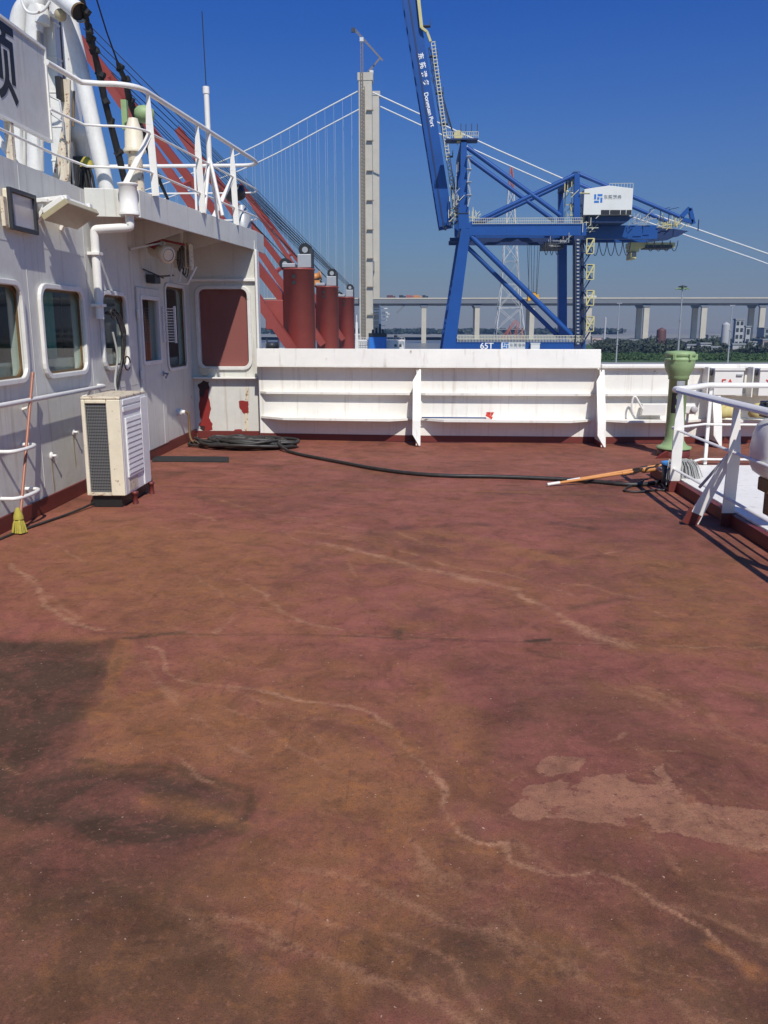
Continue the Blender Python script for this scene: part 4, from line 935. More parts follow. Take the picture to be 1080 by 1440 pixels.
# name board
sb = thing('name_board', 'light grey ship name board with black Chinese character standing on the roof', 'sign', (-3.6, 7.4, 3.4))
MB().bb((-3.63, 4.6, 3.36), (-3.60, 8.75, 4.20)).build('board', M['signgrey'], sb, .004)
MB().bb((-3.635, 8.735, 3.355), (-3.585, 8.76, 4.205)).bb((-3.635, 4.6, 4.18), (-3.585, 8.735, 4.205)).bb((-3.635, 4.6, 3.355), (-3.585, 8.735, 3.38)).build('edge_frame', M['white'], sb)
text_mesh('顺', (-3.597, 7.76, 3.80), (0, 1, 0), (0, 0, 1), .70, 'black_character', M['black_ink'], sb, .003, bold=.010)
for y in (7.9, 6.6, 5.4): MB().bar((-3.62, y, ZR), (-3.62, y, 3.36), .06, .06).build('leg', M['rusty'], sb)
MB().bar((-3.66, 8.3, ZR), (-4.3, 8.3, 3.9), .05, .05).bar((-3.66, 6.8, ZR), (-4.3, 6.8, 3.9), .05, .05).build('brace', M['white'], sb)

# mast of white tubes
ms = thing('signal_mast', 'white tubular signal mast with leaning leg and column behind the name board', 'mast', (-3.8, 9.6, ZR))
MB().tube([ay(152, 276, 9.5), ay(97, 22, 9.5)], .082, 18).build('leaning_leg', M['mast'], ms)
t0_, t1_ = ay(52, -30, 9.5), ay(113, 18, 9.05); td = (t1_ - t0_).normalized()
MB().tube([t0_, t1_], .085, 16, caps=False).tube([t0_, t1_ - td * .12], .078, 16).build('cross_tube', M['mast'], ms)
MB().tube([t1_ - td * .06, t1_ - td * .04], .083, 16).build('tube_mouth', M['dark'], ms)
MB().tube([t1_ - td * .02, t1_ + td * .012], .089, 16, caps=False).build('tube_rim', M['brown'], ms)
cl = MB()
a, b = ay(66, -30, 10), ay(68, 252, 10)
cl.bb((a.x - .07, 9.93, ZR), (a.x + .07, 10.07, 6.2))
for z in (3.4, 3.75, 4.1, 4.45, 4.8): cl.bb((a.x - .078, 9.922, z), (a.x + .078, 10.078, z + .02))
cl.build('column', M['mast'], ms, .006)
a = ay(82, 100, 10.2); MB().bb((a.x - .04, 10.1, ZR), (a.x + .03, 10.3, 6.2)).build('shade_strip', M['brown'], ms)  # brown strip painted in as the shaded side of the column
a = ay(92, 100, 10.6); MB().bb((a.x - .08, 10.5, ZR), (a.x + .12, 10.7, 5.8)).build('rear_column', M['mast'], ms)
for px, top in ((24, 30), (48, 20)):
    p = [ay(px + 2, 240, 9.8), ay(px, top + 25, 9.8), ay(px + 2, top - 5, 9.8), ay(px + 10, top - 22, 9.8), ay(px + 24, top - 28, 9.8), ay(px + 34, top - 14, 9.8), ay(px + 34, top + 4, 9.8)]
    MB().tube([p[0]] + chaikin(p[1:], 3), .09, 14).build('gooseneck', M['mast'], ms)
MB().tube(chaikin([ay(28, -10, 9.2), ay(34, 14, 9.2), ay(46, 20, 9.2), ay(62, 15, 9.2), ay(70, 2, 9.2)], 3), .014, 8).build('hand_loop', M['mast'], ms)
lo = ay(84, 22, 9.3); MB().lathe(lo, [(.05, 0), (.06, .02), (.06, .05), (.048, .08), (.02, .10), (0, .103)], 16, (.55, -.8, -.15)).build('bulkhead_lamp', M['amber'], ms)
MB().bar(ay(92, 255, 9.0), ay(94, 112, 9.0), .09, .04, (0, 1, 0), .07, .03).bar(ay(78, 255, 9.05), ay(92, 180, 9.0), .06, .03, (0, 1, 0)).build('foot_stay', M['rusty'], ms)
a = ay(84, 125, 8.95); MB().box(a, (.055, .08, .22)).build('junction_box', M['dark'], ms, .006)
MB().tube([ay(103, 178, 9.7), ay(104, 128, 9.7)], .014, 8).build('brass_rod', M['brass'], ms)
MB().tube([ay(70, 135, 8.8), ay(84, 142, 8.8), ay(88, 165, 8.8), ay(90, 190, 8.8)], .010, 6).tube([ay(72, 160, 8.85), ay(90, 172, 8.85), ay(91, 195, 8.85)], .010, 6).build('conduit', M['steel'], ms)
c = ay(113, 182, 10.4)
MB().lathe((c.x, 10.4, c.z - .16), [(.10, -.55), (.10, 0), (.20, .05), (.21, .16), (.20, .20), (0, .23)], 20).build('radar_pedestal', M['mast'], ms)
MB().box((c.x + .02, 10.3, c.z - .55), (.12, .2, .45)).build('gear_box', M['gunmetal'], ms, .01)
bd = MB(); c = ay(120, 240, 9.25)
for k in range(14):
    q = Vector((c.x + random.uniform(-.07, .06), 9.25 + random.uniform(-.05, .05), c.z))
    bd.tube(chaikin([q + Vector((0, 0, .07)), q + Vector((random.uniform(-.05, .05), 0, -.1)), q + Vector((random.uniform(-.05, .05), 0, -.32))], 1), .014, 6)
bdo = thing('rope_hank', 'hank of black rope with yellow cap hanging behind the leaning mast leg', 'rope', c)
bd.build('strands', M['rope'], bdo)
MB().lathe(c + Vector((.02, 0, .03)), [(.075, 0), (.06, .06), (.03, .10), (0, .11)], 12).build('cap', M['mopyellow'], bdo)

# black wrapped stays
def stay(pts, Y0, Y1, label, thin=None):
    n = len(pts); P_ = [ay(p[0], p[1], Y0 + (Y1 - Y0) * i / (n - 1)) for i, p in enumerate(pts)]
    m_ = MB(); m_.tube(P_, [p[2] for p in pts], 8)
    for i in range(0, n - 1):
        if pts[i][2] > .022: m_.box(P_[i] + Vector((.01, 0, 0)), (.09, .07, .05), Matrix.Rotation(.7 * i, 3, 'Y'))
    return tag(m_.build('mast_stay', M['rope'], at=P_[0]), label, 'stay')
stay([(112, -20, .016), (119, 14, .030), (124, 40, .028), (127, 56, .045), (132, 72, .030), (140, 104, .04), (147, 140, .036), (155, 172, .036), (166, 215, .040), (177, 262, .036)], 9.0, 9.9, 'thick black wrapped stay dropping from the mast top beside the leaning leg')
stay([(133, -10, .008), (150, 45, .008), (164, 84, .010), (168, 96, .032), (176, 112, .030), (182, 140, .042), (196, 176, .045), (208, 206, .038), (222, 250, .026), (236, 280, .020)], 9.4, 11.8, 'thin brown wire stay turning into black wrapping beside the white lamp post')
# navigation lamp post with green bell
nl = thing('lamp_post', 'rust stained white lamp post with green globe on the wheelhouse roof', 'lamp', ay(190, 262, 9.6))
c = ay(189, 205, 9.6)
MB().lathe((c.x, 9.6, ZR), [(.10, 0), (.085, .05), (.075, .45), (.085, .50)], 18).build('post', M['rusty'], nl)
MB().lathe((c.x, 9.6, ZR + .50), [(.115, 0), (.12, .02), (.10, .05), (.095, .20), (.06, .30), (.05, .34)], 18).build('lantern', M['cream'], nl)
g = ay(205, 160, 9.9); MB().lathe(g + Vector((-.13, 0, 0)), [(0, 0), (.05, .01), (.085, .05), (.095, .11), (.085, .17), (.05, .21), (0, .22)], 20, (1, .2, 0)).build('globe', M['green'], nl)
MB().bb(g + Vector((-.26, -.03, -.16)), g + Vector((-.20, .03, .14))).tube([g + Vector((-.23, 0, -.1)), (c.x, 9.6, ZR + .82)], .02, 8).build('globe_bracket', M['green'], nl)
# whip antenna on tripod
an = thing('whip_antenna', 'whip antenna on white tripod standing at the roof edge', 'antenna', (-2.55, 10.9, ZR))
tp = ay(294, 212, 10.9)
MB().tube([tp - Vector((0, 0, .15)), ay(290, 128, 10.9)], .032, 12).build('pole', M['white'], an)
MB().tube([ay(290, 132, 10.9), ay(289.5, 122, 10.9)], .04, 12).build('collar', M['white'], an)
MB().tube([ay(290, 124, 10.9), ay(284, 16, 10.9)], .006, 6).build('whip', M['dark'], an)
for dx, dy in ((-.13, -.1), (.16, -.12), (.03, .2), (-.02, -.28)): MB().tube([tp - Vector((0, 0, .06)), (tp.x + dx, 10.9 + dy, ZR)], .022, 8).build('leg', M['white'], an)
# searchlight
sl2 = thing('searchlight', 'black drum searchlight on grey barrel stand at the far roof corner', 'searchlight', ay(345, 305, 12.6))
c = ay(334, 273, 12.6)
MB().lathe(c + Vector((-.16, .02, 0)), [(.07, 0), (.105, .02), (.11, .06), (.11, .20), (.09, .25), (0, .26)], 20, (1, -.25, .1)).build('drum', M['dark'], sl2)
MB().lathe((c.x + .05, 12.6, ZR), [(.13, 0), (.13, .22), (.10, .25), (.05, .36)], 18).build('stand', M['steel'], sl2)

# ================================================================ DECK CRANES of the ship
YD = 75.0
def dz(px, py, Y=YD): return ay(px, py, Y)
c1 = dz(420, 378); base = Vector((c1.x, YD, -7))
dc = thing('deck_crane', 'largest and nearest of the red cylinder ship cranes beyond the bulwark', 'crane', base, 'red ship cranes beyond the bulwark')
Rc = 1.33
MB().lathe((c1.x, YD, -7), [(Rc + .02, 0), (Rc, 1), (Rc, 13.3), (Rc + .06, 13.32), (Rc + .06, 13.45), (0, 13.5)], 40).build('house', M['crane_red'], dc)
for k, (dx, dz_) in enumerate(((-.25, 12.75), (-.22, 12.25))):
    MB().lathe((c1.x + dx, YD - Rc + .1, -7 + dz_), [(.17, 0), (.17, .14)], 14, (0, -1, 0)).build('lamp_hole', M['dark'], dc)
MB().bb((c1.x - 1.3, YD - .8, 6.52), (c1.x - .2, YD + .8, 6.85)).bb((c1.x + .0, YD - .7, 6.5), (c1.x + 1.15, YD + .7, 7.6)).build('winch_platform', M['steel'], dc, .05)
for (px, py, r) in ((430, 352, .55), (402, 372, .50)):
    q = dz(px, py); w_ = MB()
    w_.lathe(q - Vector((0, .5, 0)), [(r, 0), (r, .25), (r * .8, .3), (r * .8, .7), (r, .75), (r, 1.0)], 24, (0, 1, 0))
    so = w_.build('sheave', M['dark'], dc)
    MB().lathe(q - Vector((0, .56, 0)), [(r * .45, 0), (r * .45, .04)], 16, (0, 1, 0)).build('hub', M['steel'], so)
q = dz(430, 352); MB().bb((q.x + .35, YD - .6, 6.5), (q.x + .62, YD + .6, q.z + .1)).build('sheave_frame', M['gunmetal'], dc)
tip = dz(108, 55, 70); tip2 = dz(112, 52, 70.6)
r1a, r2a = dz(412, 492, 73.4), dz(436, 470, 77)
def plate_girder(p, q, w, h, w2, h2): return MB().bar(p, q, w, h, (0, 1, 0), w2, h2)
jb = MB().bar(r1a, tip, .75, 1.25, (0, 1, 0), .5, .7).build('jib', M['crane_red'], dc)
jb2 = MB().bar(r2a, tip2, .75, 1.25, (0, 1, 0), .5, .7).build('jib', M['crane_red'], dc)
for k in (.35, .55, .72, .88): MB().bar(r1a.lerp(tip, k), r2a.lerp(tip2, k), .35, .35).build('jib_tie', M['crane_red'], dc)
ld = MB(); d = (tip - r1a)
for k in range(6):
    q = r1a.lerp(tip, .035 + .022 * k); ld.box(q + Vector((.1, -.42, .2)), (.30, .12, .62), Matrix.Rotation(-.5, 3, 'Y'))
ld.build('jib_ladder', M['dark'], dc)
MB().bb((c1.x - 3.0, YD + .2, 1.4), (c1.x - 1.2, YD + 2.2, 3.9)).build('jib_foot_box', M['crane_red'], dc, .06)
rp = MB(); sA, sB = dz(428, 345), dz(404, 366)
for k in range(4): rp.tube([sA + Vector((-.1 * k, -.4 + .25 * k, .15 - .12 * k)), tip + Vector((.9 - .45 * k, .3 * k, 1.1 - .25 * k))], .035, 5)
for k in range(3): rp.tube([sB + Vector((-.1, -.3 + .25 * k, .2)), tip.lerp(r1a, .12 + .05 * k) + Vector((.5, .3 * k, .5))], .03, 5)
rp.build('hoist_rope', M['rope'], dc)
for px, Y, top, lab in ((460, 105, 403, 'middle one of the red cylinder ship cranes, with orange winch on its top'), (487, 143, 418, 'farthest and smallest of the red cylinder ship cranes, beside the white bridge tower')):
    p = ay(px, top, Y)
    cc = copy_thing(dc, (p.x, Y, p.z - 13.45), lab)
    if Y == 105:
        root_org[cc.name] = Vector((p.x, Y, p.z - 13.45))
        MB().lathe((p.x - 1.9, Y - .3, p.z + 1.0), [(.55, 0), (.55, .12), (.38, .14), (.38, 1.1), (.55, 1.12), (.55, 1.25)], 16, (1, .2, .25)).bb((p.x - 1.6, Y - .6, p.z + .1), (p.x - .8, Y + .2, p.z + .7)).build('orange_winch', M['wood'], cc)
# small silver winch seen under the jib root
wl = thing('mooring_winch', 'dark machinery winch under the nearest red jib beside the house corner', 'winch', ay(385, 489, 68))
c = ay(385, 484, 68); w_ = MB().lathe(c - Vector((.6, 0, .1)), [(.55, 0), (.55, .1), (.25, .12), (.25, .9), (.55, .92), (.55, 1.0)], 18, (1, .1, 0))
w_.build('drum', M['gunmetal'], wl); MB().bb(c + Vector((-.9, .3, -8)), c + Vector((.8, 1.2, -.3))).build('foundation', M['steel'], wl, .03)

# ================================================================ GANTRY CRANE
YG = 200.0; YH = 222.0; GZ = -10.7
gc = thing('gantry_crane', 'tall blue ship-to-shore gantry crane with raised boom on the quay', 'crane', (20, 211, GZ))
def g(px, py): return ay(px, py, YG)
def far(p, k=1.0): return Vector((p.x, YG + (YH - YG) * k, p.z))
def both(fn):
    for k in (0, 1): fn(lambda px, py, k=k: far(g(px, py), k), k)
J = 1 / 6.0
# legs
def legs(q, k):
    a, b = q(655, 322), q(632, 489); e = b + (b - a) * .35; e.z = GZ
    MB().bar(a, e, 2.1, 2.0, (0, 1, 0), 3.1, 2.4).build('waterside_leg', M['blue'], gc)
    a, b = q(813, 332), q(815, 489); MB().bar(a, (b.x, b.y, GZ), 2.1, 2.0, (0, 1, 0)).build('landside_leg', M['blue'] if k else M['bluedark'], gc)
    MB().bar(q(652, 322), q(652, 200), 1.9 if k == 0 else 1.6, 1.5, (0, 1, 0), 1.2, 1.2).build('waterside_mast', M['blue'], gc)
    MB().bar(q(652, 322), q(651.5, 292), 2.3, 1.9, (0, 1, 0)).build('mast_foot', M['blue'], gc)
    MB().bar(q(811, 322), q(811, 244), 1.5, 1.3, (0, 1, 0), 1.1, 1.1).build('landside_mast', M['blue'], gc)
    MB().tube([q(658, 328), q(806, 474)], .62 if k == 0 else .55, 12).build('leg_brace', M['blue'], gc)
    tk = (lambda px, py: far(g(px, py), .42)) if k else q
    MB().tube([tk(657, 207), tk(788, 303)], .50, 12).build('upper_brace', M['blue'], gc)
    MB().tube([tk(660, 316), tk(808, 246)], .46, 12).build('upper_brace', M['blue'], gc)
    MB().tube([tk(812, 244), tk(956, 305)], .42, 12).build('rear_stay', M['blue'], gc)
    MB().bar(q(652, 323), q(824, 323), 2.6, 1.3, (0, 1, 0)).build('portal_beam', M['blue'], gc)
    MB().bar(q(626, 487), q(822, 487), 2.3, 1.8, (0, 1, 0)).build('sill_beam', M['blue'], gc)
both(legs)
for px, py in ((652, 323), (813, 323), (636, 487), (815, 487), (652, 204), (811, 246)):
    a = g(px, py); MB().bar(a, far(a), 1.4, 1.4).build('cross_beam', M['bluedark'], gc)
# boom (raised), two plate girders
for k, Y in ((.32, 0), (.68, 0)):
    a, b = far(g(629, 312), k), far(g(573, -40), k)
    MB().bar(a, b, 3.2, 1.2, (0, 1, 0)).build('boom_girder', M['blue'], gc)
MB().bar(far(g(625.3, 316), .30), far(g(571, -40), .30), .35, .5, (0, 1, 0)).build('boom_flange', M['bluedark'], gc)
bg_ = MB(); a, b = g(629, 312), g(573, -40)
for k in [i / 14 for i in range(15)]:
    p = a.lerp(b, k); bg_.bar(far(p, .32), far(p, .68), .5, .5)
bg_.build('boom_tie', M['bluedark'], gc)
# yellow walkway up the boom
wk = MB(); o0 = far(g(640, 300), .28); o1 = far(g(607, 47), .28)
for s in (0, .75):
    wk.bar(o0 + Vector((s, -.3, 0)), o1 + Vector((s, -.3, 0)), .14, .14)
for i in range(52):
    p = o0.lerp(o1, i / 51); wk.bar(p + Vector((-.1, -.3, 0)), p + Vector((.9, -.3, .12)), .22, .16)
wko = wk.build('boom_walkway', M['paleyellow'], gc)
w2 = MB(); p0, p1, p2, p3 = far(g(606, 46), .28), far(g(601, 32), .28), far(g(593, 26), .28), far(g(587, -30), .28)
for a, b in ((p0, p1), (p1, p2), (p2, p3)): w2.bar(a + Vector((0, -.3, 0)), b + Vector((0, -.3, 0)), .7, .5)
w2.build('boom_walkway', M['yellow'], gc)
lt_ = MB(); e0, e1 = far(g(643.5, 296), .5), far(g(603, 44), .5)
for s in (0, .9): lt_.bar(e0 + Vector((s, 0, 0)), e1 + Vector((s, 0, 0)), .2, .2)
for i in range(34):
    p, q_ = e0.lerp(e1, i / 34), e0.lerp(e1, (i + 1) / 34)
    lt_.bar(p + Vector((.9 if i % 2 else 0, 0, 0)), q_ + Vector((0 if i % 2 else .9, 0, 0)), .16, .16)
lt_.build('boom_lattice', M['bluedark'], gc)
for px, py in ((596, 22), (606, 66), (615, 120), (622, 165), (629, 212), (636, 258)):
    p = far(g(px, py), .3); MB().bb(p + Vector((-.3, -.6, -.1)), p + Vector((1.5, .8, .1))).bb(p + Vector((1.35, -.6, .1)), p + Vector((1.5, .8, 1.2))).build('boom_landing', M['gunmetal'], gc)
fs_ = MB()
for k in range(5): fs_.tube([far(g(604 + k * .9, 52 + k * 7), .3 + .1 * k), far(g(641 + 1.8 * k, 184), .3 + .1 * k)], .06, 5)
fs_.build('forestay', M['gunmetal'], gc)
for px, py in ((612, 78), (618, 96), (622, 156)):
    p = far(g(px, py), .3); MB().box(p, (.8, .4, .35)).build('walkway_lamp', M['gunmetal'], gc)
# mast head platform
a, b = g(627, 198), g(672, 192)
MB().bb((a.x, YG - 1, a.z), (b.x, YG + 3, a.z + .3)).build('mast_platform', M['bluedark'], gc)
ph = MB()
for i in range(16):
    x = a.x + (b.x - a.x) * i / 15; ph.bar((x, YG - 1, a.z + .35), (x, YG - 1, a.z + 1.6), .09, .09)
for z in (.9, 1.6): ph.bar((a.x, YG - 1, a.z + z), (b.x, YG - 1, a.z + z), .09, .09)
ph.build('platform_railing', M['paleyellow'], gc)
p = g(645, 190); MB().lathe(p + Vector((0, 2, .4)), [(1.0, 0), (1.0, .8)], 18, (0, 1, 0)).bb(p + Vector((-.4, 0, -1.5)), p + Vector((.5, .7, 1.0))).build('head_sheave', M['yellow'], gc)
for px in (648, 655, 663, 671): p = g(px, 190); MB().bar(p, p + Vector((0, 0, 2.3)), .16, .16).build('mast_lamp', M['gunmetal'], gc)
# ladder towers and landings
def zigzag(name, pxs, pys, mat, w=1.1):
    m_ = MB()
    for i in range(len(pys) - 1):
        q0, q1 = g(pxs[0], pys[i]), g(pxs[1], pys[i + 1])
        if i % 2: q0, q1 = g(pxs[1], pys[i]), g(pxs[0], pys[i + 1])
        m_.bar(q0 + Vector((0, -1.6, 0)), q1 + Vector((0, -1.6, 0)), .5, .25)
        m_.bar(q0 + Vector((0, -1.6, 1)), q1 + Vector((0, -1.6, 1)), .08, .08)
        m_.bb(g(pxs[0] - 1.5, pys[i]) + Vector((0, -2.2, -.08)), g(pxs[1] + 1.5, pys[i]) + Vector((0, -1.0, .08)))
    return m_.build(name, mat, gc)
zigzag('landside_stair', (818, 829), [338, 356, 374, 392, 410, 428, 446, 464, 482], M['bluedark'])
for py in (350, 386, 422, 458):
    p = g(827, py); m_ = MB()
    for dx in (-.8, .8): m_.bar(p + Vector((dx, -2.3, -1.2)), p + Vector((dx, -2.3, 2.0)), .22, .22)
    for dz_ in (-1.2, .4, 2.0): m_.bar(p + Vector((-.8, -2.3, dz_)), p + Vector((.8, -2.3, dz_)), .18, .18)
    m_.bar(p + Vector((-.8, -2.3, -1.2)), p + Vector((.8, -2.3, 2.0)), .3, .3)
    m_.build('stair_cage', M['yellow'], gc)
ms_ = MB()
for py in range(338, 486, 5):
    p = g(811.5, py); ms_.box(p + Vector((0, -1.15, 0)), (.55, .1, .32))
ms_.build('leg_ladder', M['steel'], gc)
pipes = MB(); 
for px in (808, 817): pipes.bar(g(px, 338) + Vector((0, -1.2, 0)), g(px, 484) + Vector((0, -1.2, 0)), .25, .25)
pipes.build('leg_pipe', M['gunmetal'], gc)
zigzag('mast_stair', (657, 661), [222, 240, 258, 276, 292], M['steel'])
# yellow ladder clutter round the boom hinge and landside corner
def clutter(cx, cy, w, h, n, name, mat, seed):
    r_ = random.Random(seed); m_ = MB()
    for k in range(n):
        p = far(g(cx + r_.uniform(-w, w), cy + r_.uniform(-h, h)), r_.uniform(-.05, .3))
        L = r_.uniform(.8, 2.4); d = r_.choice([Vector((1, 0, 0)), Vector((0, 0, 1)), Vector((0, 0, 1)), Vector((.7, 0, .7))])
        m_.bar(p, p + d * L, .14, .14)
    return m_.build(name, mat, gc)
clutter(639, 298, 8, 16, 44, 'hinge_walkway', M['paleyellow'], 1)
clutter(640, 305, 9, 14, 26, 'hinge_machinery', M['gunmetal'], 2)
clutter(641, 270, 4, 30, 22, 'hinge_ladder', M['steel'], 12)
clutter(664, 304, 8, 6, 18, 'corner_walkway', M['paleyellow'], 3)
clutter(806, 285, 9, 22, 44, 'landing_railing', M['yellow'], 4)
clutter(826, 316, 11, 12, 40, 'landing_railing', M['paleyellow'], 5)
clutter(818, 290, 8, 16, 26, 'landing_machinery', M['bluedark'], 6)
clutter(822, 310, 8, 12, 22, 'landing_machinery', M['gunmetal'], 16)
# trolley girder underside and rear boom
for k in (.32, .68):
    MB().bar(far(g(634, 333), k), far(g(832, 333), k), .9, 1.1, (0, 1, 0)).build('trolley_rail', M['bluedark'], gc)
    MB().bar(far(g(818, 322), k), far(g(936, 322), k), 3.0, 1.2, (0, 1, 0)).build('rear_girder', M['blue'], gc)
    MB().prism([far(g(936, 313), k), far(g(982, 320), k), far(g(966, 328), k), far(g(936, 331), k)], (0, 1.0, 0)).build('rear_girder_end', M['bluedark'], gc)
a, b = g(664, 316), g(818, 316)
wr = MB()
for i in range(60):
    x = a.x + (b.x - a.x) * i / 59; wr.bar((x, YG - 1, a.z), (x, YG - 1, a.z + 1.25), .07, .07)
for z in (.1, .65, 1.25): wr.bar((a.x, YG - 1, a.z + z), (b.x, YG - 1, a.z + z), .09, .09)
wr.build('beam_railing', M['paleyellow'], gc)
a, b = g(643, 479), g(820, 479)
wr = MB(); r_ = random.Random(5)
for i in range(86):
    x = a.x + (b.x - a.x) * i / 85; wr.bar((x, YG - 1.2, a.z - .3), (x, YG - 1.2, a.z + 1.15), .11, .11)
for z in (.45, 1.15): wr.bar((a.x, YG - 1.2, a.z + z), (b.x, YG - 1.2, a.z + z), .12, .12)
wr.build('sill_railing', M['paleyellow'], gc)
# machinery house
a, b = g(819, 303), g(889, 266); zt = g(850, 262).z
hb_ = MB().prism([Vector((a.x, YG - 1, a.z)), Vector((b.x, YG - 1, a.z)), Vector((b.x, YG - 1, b.z)), Vector(((a.x * .5 + b.x * .5), YG - 1, zt)), Vector((a.x, YG - 1, b.z - .1))], (0, 14, 0))
hs_ = hb_.build('machinery_house', M['housewhite'], gc, .05)
for px in (846, 852, 860, 867, 875, 883):
    p = g(px, 299.5); s_ = .55 if px > 850 else .35
    MB().bb((p.x - s_, YG - 1.08, p.z - .5), (p.x + s_, YG - 1.0, p.z + .5)).build('vent_opening', M['dark'], hs_)
rl_ = MB(); a2, b2 = g(856, 263), g(889, 263)
for i in range(9): 
    x = a2.x + (b2.x - a2.x) * i / 8; rl_.bar((x, YG - .8, b.z), (x, YG - .8, b.z + 1.1), .08, .08)
rl_.bar((a2.x, YG - .8, b.z + 1.1), (b2.x, YG - .8, b.z + 1.1), .08, .08); rl_.build('roof_railing', M['paleyellow'], hs_)
MB().prism([g(826, 304), g(892, 304), g(880, 313), g(830, 313)], (0, 14, 0)).build('house_tray', M['bluedark'], gc)
def logo(c, s, parent, y):
    m_ = MB()
    for dx, dz_, w, h in ((-.36, .18, .24, .56), (.18, .36, .56, .24), (.36, -.18, .24, .56), (-.18, -.36, .56, .24), (0, 0, .26, .26)):
        m_.bb((c.x + (dx - w / 2) * s, y - .03, c.z + (dz_ - h / 2) * s), (c.x + (dx + w / 2) * s, y, c.z + (dz_ + h / 2) * s))
    m_.build('blue_logo', M['blue_ink'], parent)
logo(g(840, 280), 1.9, hs_, YG - 1.01)
p = g(860, 278.5); text_mesh('东莞港务', (p.x, YG - 1.03, p.z), (1, 0, 0), (0, 0, 1), .95, 'house_lettering', M['grey_ink'], hs_, .02, 1.1, bold=.01)
# rear details
MB().bar(g(958, 305), g(970, 293), .9, 1, (0, 1, 0)).bar(g(970, 293), g(975, 315), .8, 1, (0, 1, 0)).bar(g(958, 308), g(974, 312), .8, 1, (0, 1, 0)).build('end_frame', M['blue'], gc)
clutter(950, 316, 24, 4, 40, 'rear_walkway', M['yellow'], 7)
clutter(905, 309, 16, 5, 26, 'rear_railing', M['steel'], 8)
for px in (913, 928, 940): p = g(px, 312); MB().bar(p, p + Vector((0, 0, 2.6)), .16, .16).bar(p + Vector((0, 0, 2.6)), p + Vector((2.0, 0, 3.0)), .14, .14).build('rear_davit', M['bluedark'], gc)
p = g(982, 318); MB().bar(p + Vector((0, 0, -1)), p + Vector((0, 0, 1.4)), .2, .2).build('end_post', M['bluedark'], gc)
# cab and trolley beam
MB().bar(far(g(899, 339), .5), far(g(966, 339), .5), 1.1, 4, (0, 1, 0)).build('service_beam', M['yellow'], gc)
MB().bar(far(g(922, 341.5), .5), far(g(962, 341.5), .5), .8, 4.2, (0, 1, 0)).build('beam_underside', M['gunmetal'], gc)
cb_ = MB().bb(far(g(900, 360), .4), far(g(909, 350), .6)).bb(far(g(900, 349), .42), far(g(914, 342), .6)).build('operator_cab', M['yellow'], gc, .1)
p = far(g(900, 358), .4); MB().bb((p.x + .2, p.y - .05, p.z + .2), (p.x + 1.3, p.y, p.z + 1.3)).build('cab_window', M['winfar'], cb_)
fc = MB()
for i in range(12):
    if i in (6, 7): continue
    x0_, x1_ = 828 + i * 11.5, 828 + (i + 1) * 11.5
    q = [far(g(x0_ + (x1_ - x0_) * t, 334 + 22 * math.sin(math.pi * t) ** .7 * (1 if i < 6 else .7)), .3) for t in [k / 12 for k in range(13)]]
    fc.tube(q, .09, 5)
for i in range(3):
    q = [far(g(770 + 8 * i + 8 * t, 337 + 18 * math.sin(math.pi * t)), .3) for t in [k / 10 for k in range(11)]]; fc.tube(q, .09, 5)
fc.build('festoon_cable', M['gunmetal'], gc)
MB().bb(far(g(772, 345), .3), far(g(801, 336), .7)).build('trolley', M['gunmetal'], gc, .1)
clutter(786, 341, 13, 4, 20, 'trolley_railing', M['steel'], 9)
hr_ = MB()
for px0, px1 in ((749, 752), (755, 756), (760, 758), (765, 762), (752, 751), (768, 763)): hr_.tube([far(g(px0, 338), .45), far(g(px1, 413), .45)], .05, 5)
hr_.build('hoist_rope', M['gunmetal'], gc)
p = far(g(757.5, 416), .45); sp_ = MB().bb(p + Vector((-1.3, -1, -.6)), p + Vector((1.3, 1, .6))).bb(p + Vector((-.6, -.6, .6)), p + Vector((.6, .6, 1.2))).bb(p + Vector((-1.4, -2, -.9)), p + Vector((-.8, 2, -.6))).bb(p + Vector((.8, -2, -.9)), p + Vector((1.4, 2, -.6)))
sp_.build('hook_block', M['spreader'], gc, .05)
# lettering on the boom and sill
u = (g(608, 173) - g(591, 90)).normalized(); vv = Vector((-u.z, 0, u.x)); vv = vv if vv.x > 0 else -vv
yb2 = YG + (YH - YG) * .32 - .65
def onboom(px, py): p = ay(px, py, yb2); return Vector((p.x, yb2, p.z))
for ch_, (px, py) in zip('东莞港务', ((591.5, 79), (594, 92), (596, 104.5), (598.5, 116.5))): text_mesh(ch_, onboom(px, py), u, vv, 1.35, 'boom_lettering', M['white_ink'], gc, .02, bold=.03)
text_mesh('Dongguan Port', onboom(603.5, 154), u, vv, 1.28, 'boom_lettering', M['white_ink'], gc, .02, .93, bold=.025)
p = g(684, 486); text_mesh('65T', (p.x, YG - 1.0, p.z - .1), (1, 0, 0), (0, 0, 1), 1.9, 'sill_lettering', M['white_ink'], gc, .03, bold=.03)
a, b = g(704, 490.5), g(738, 481); sg = MB().bb((a.x, YG - 1.0, a.z), (b.x, YG - .92, b.z)).build('sill_sign', M['housewhite'], gc)
logo(g(710.5, 485.5), 1.35, sg, YG - 1.02); p = g(727, 486); text_mesh('东莞港务', (p.x, YG - 1.04, p.z), (1, 0, 0), (0, 0, 1), .92, 'sign_lettering', M['grey_ink'], sg, .02, 1.0)
p = g(751, 487); MB().bb((p.x - 1.0, YG - 2.2, p.z - 1), (p.x + 1.0, YG - .95, p.z + .6)).bb((p.x - 1.1, YG - 2.3, p.z + .61), (p.x + 1.1, YG - .9, p.z + .8)).build('cable_drum_box', M['housewhite'], gc)
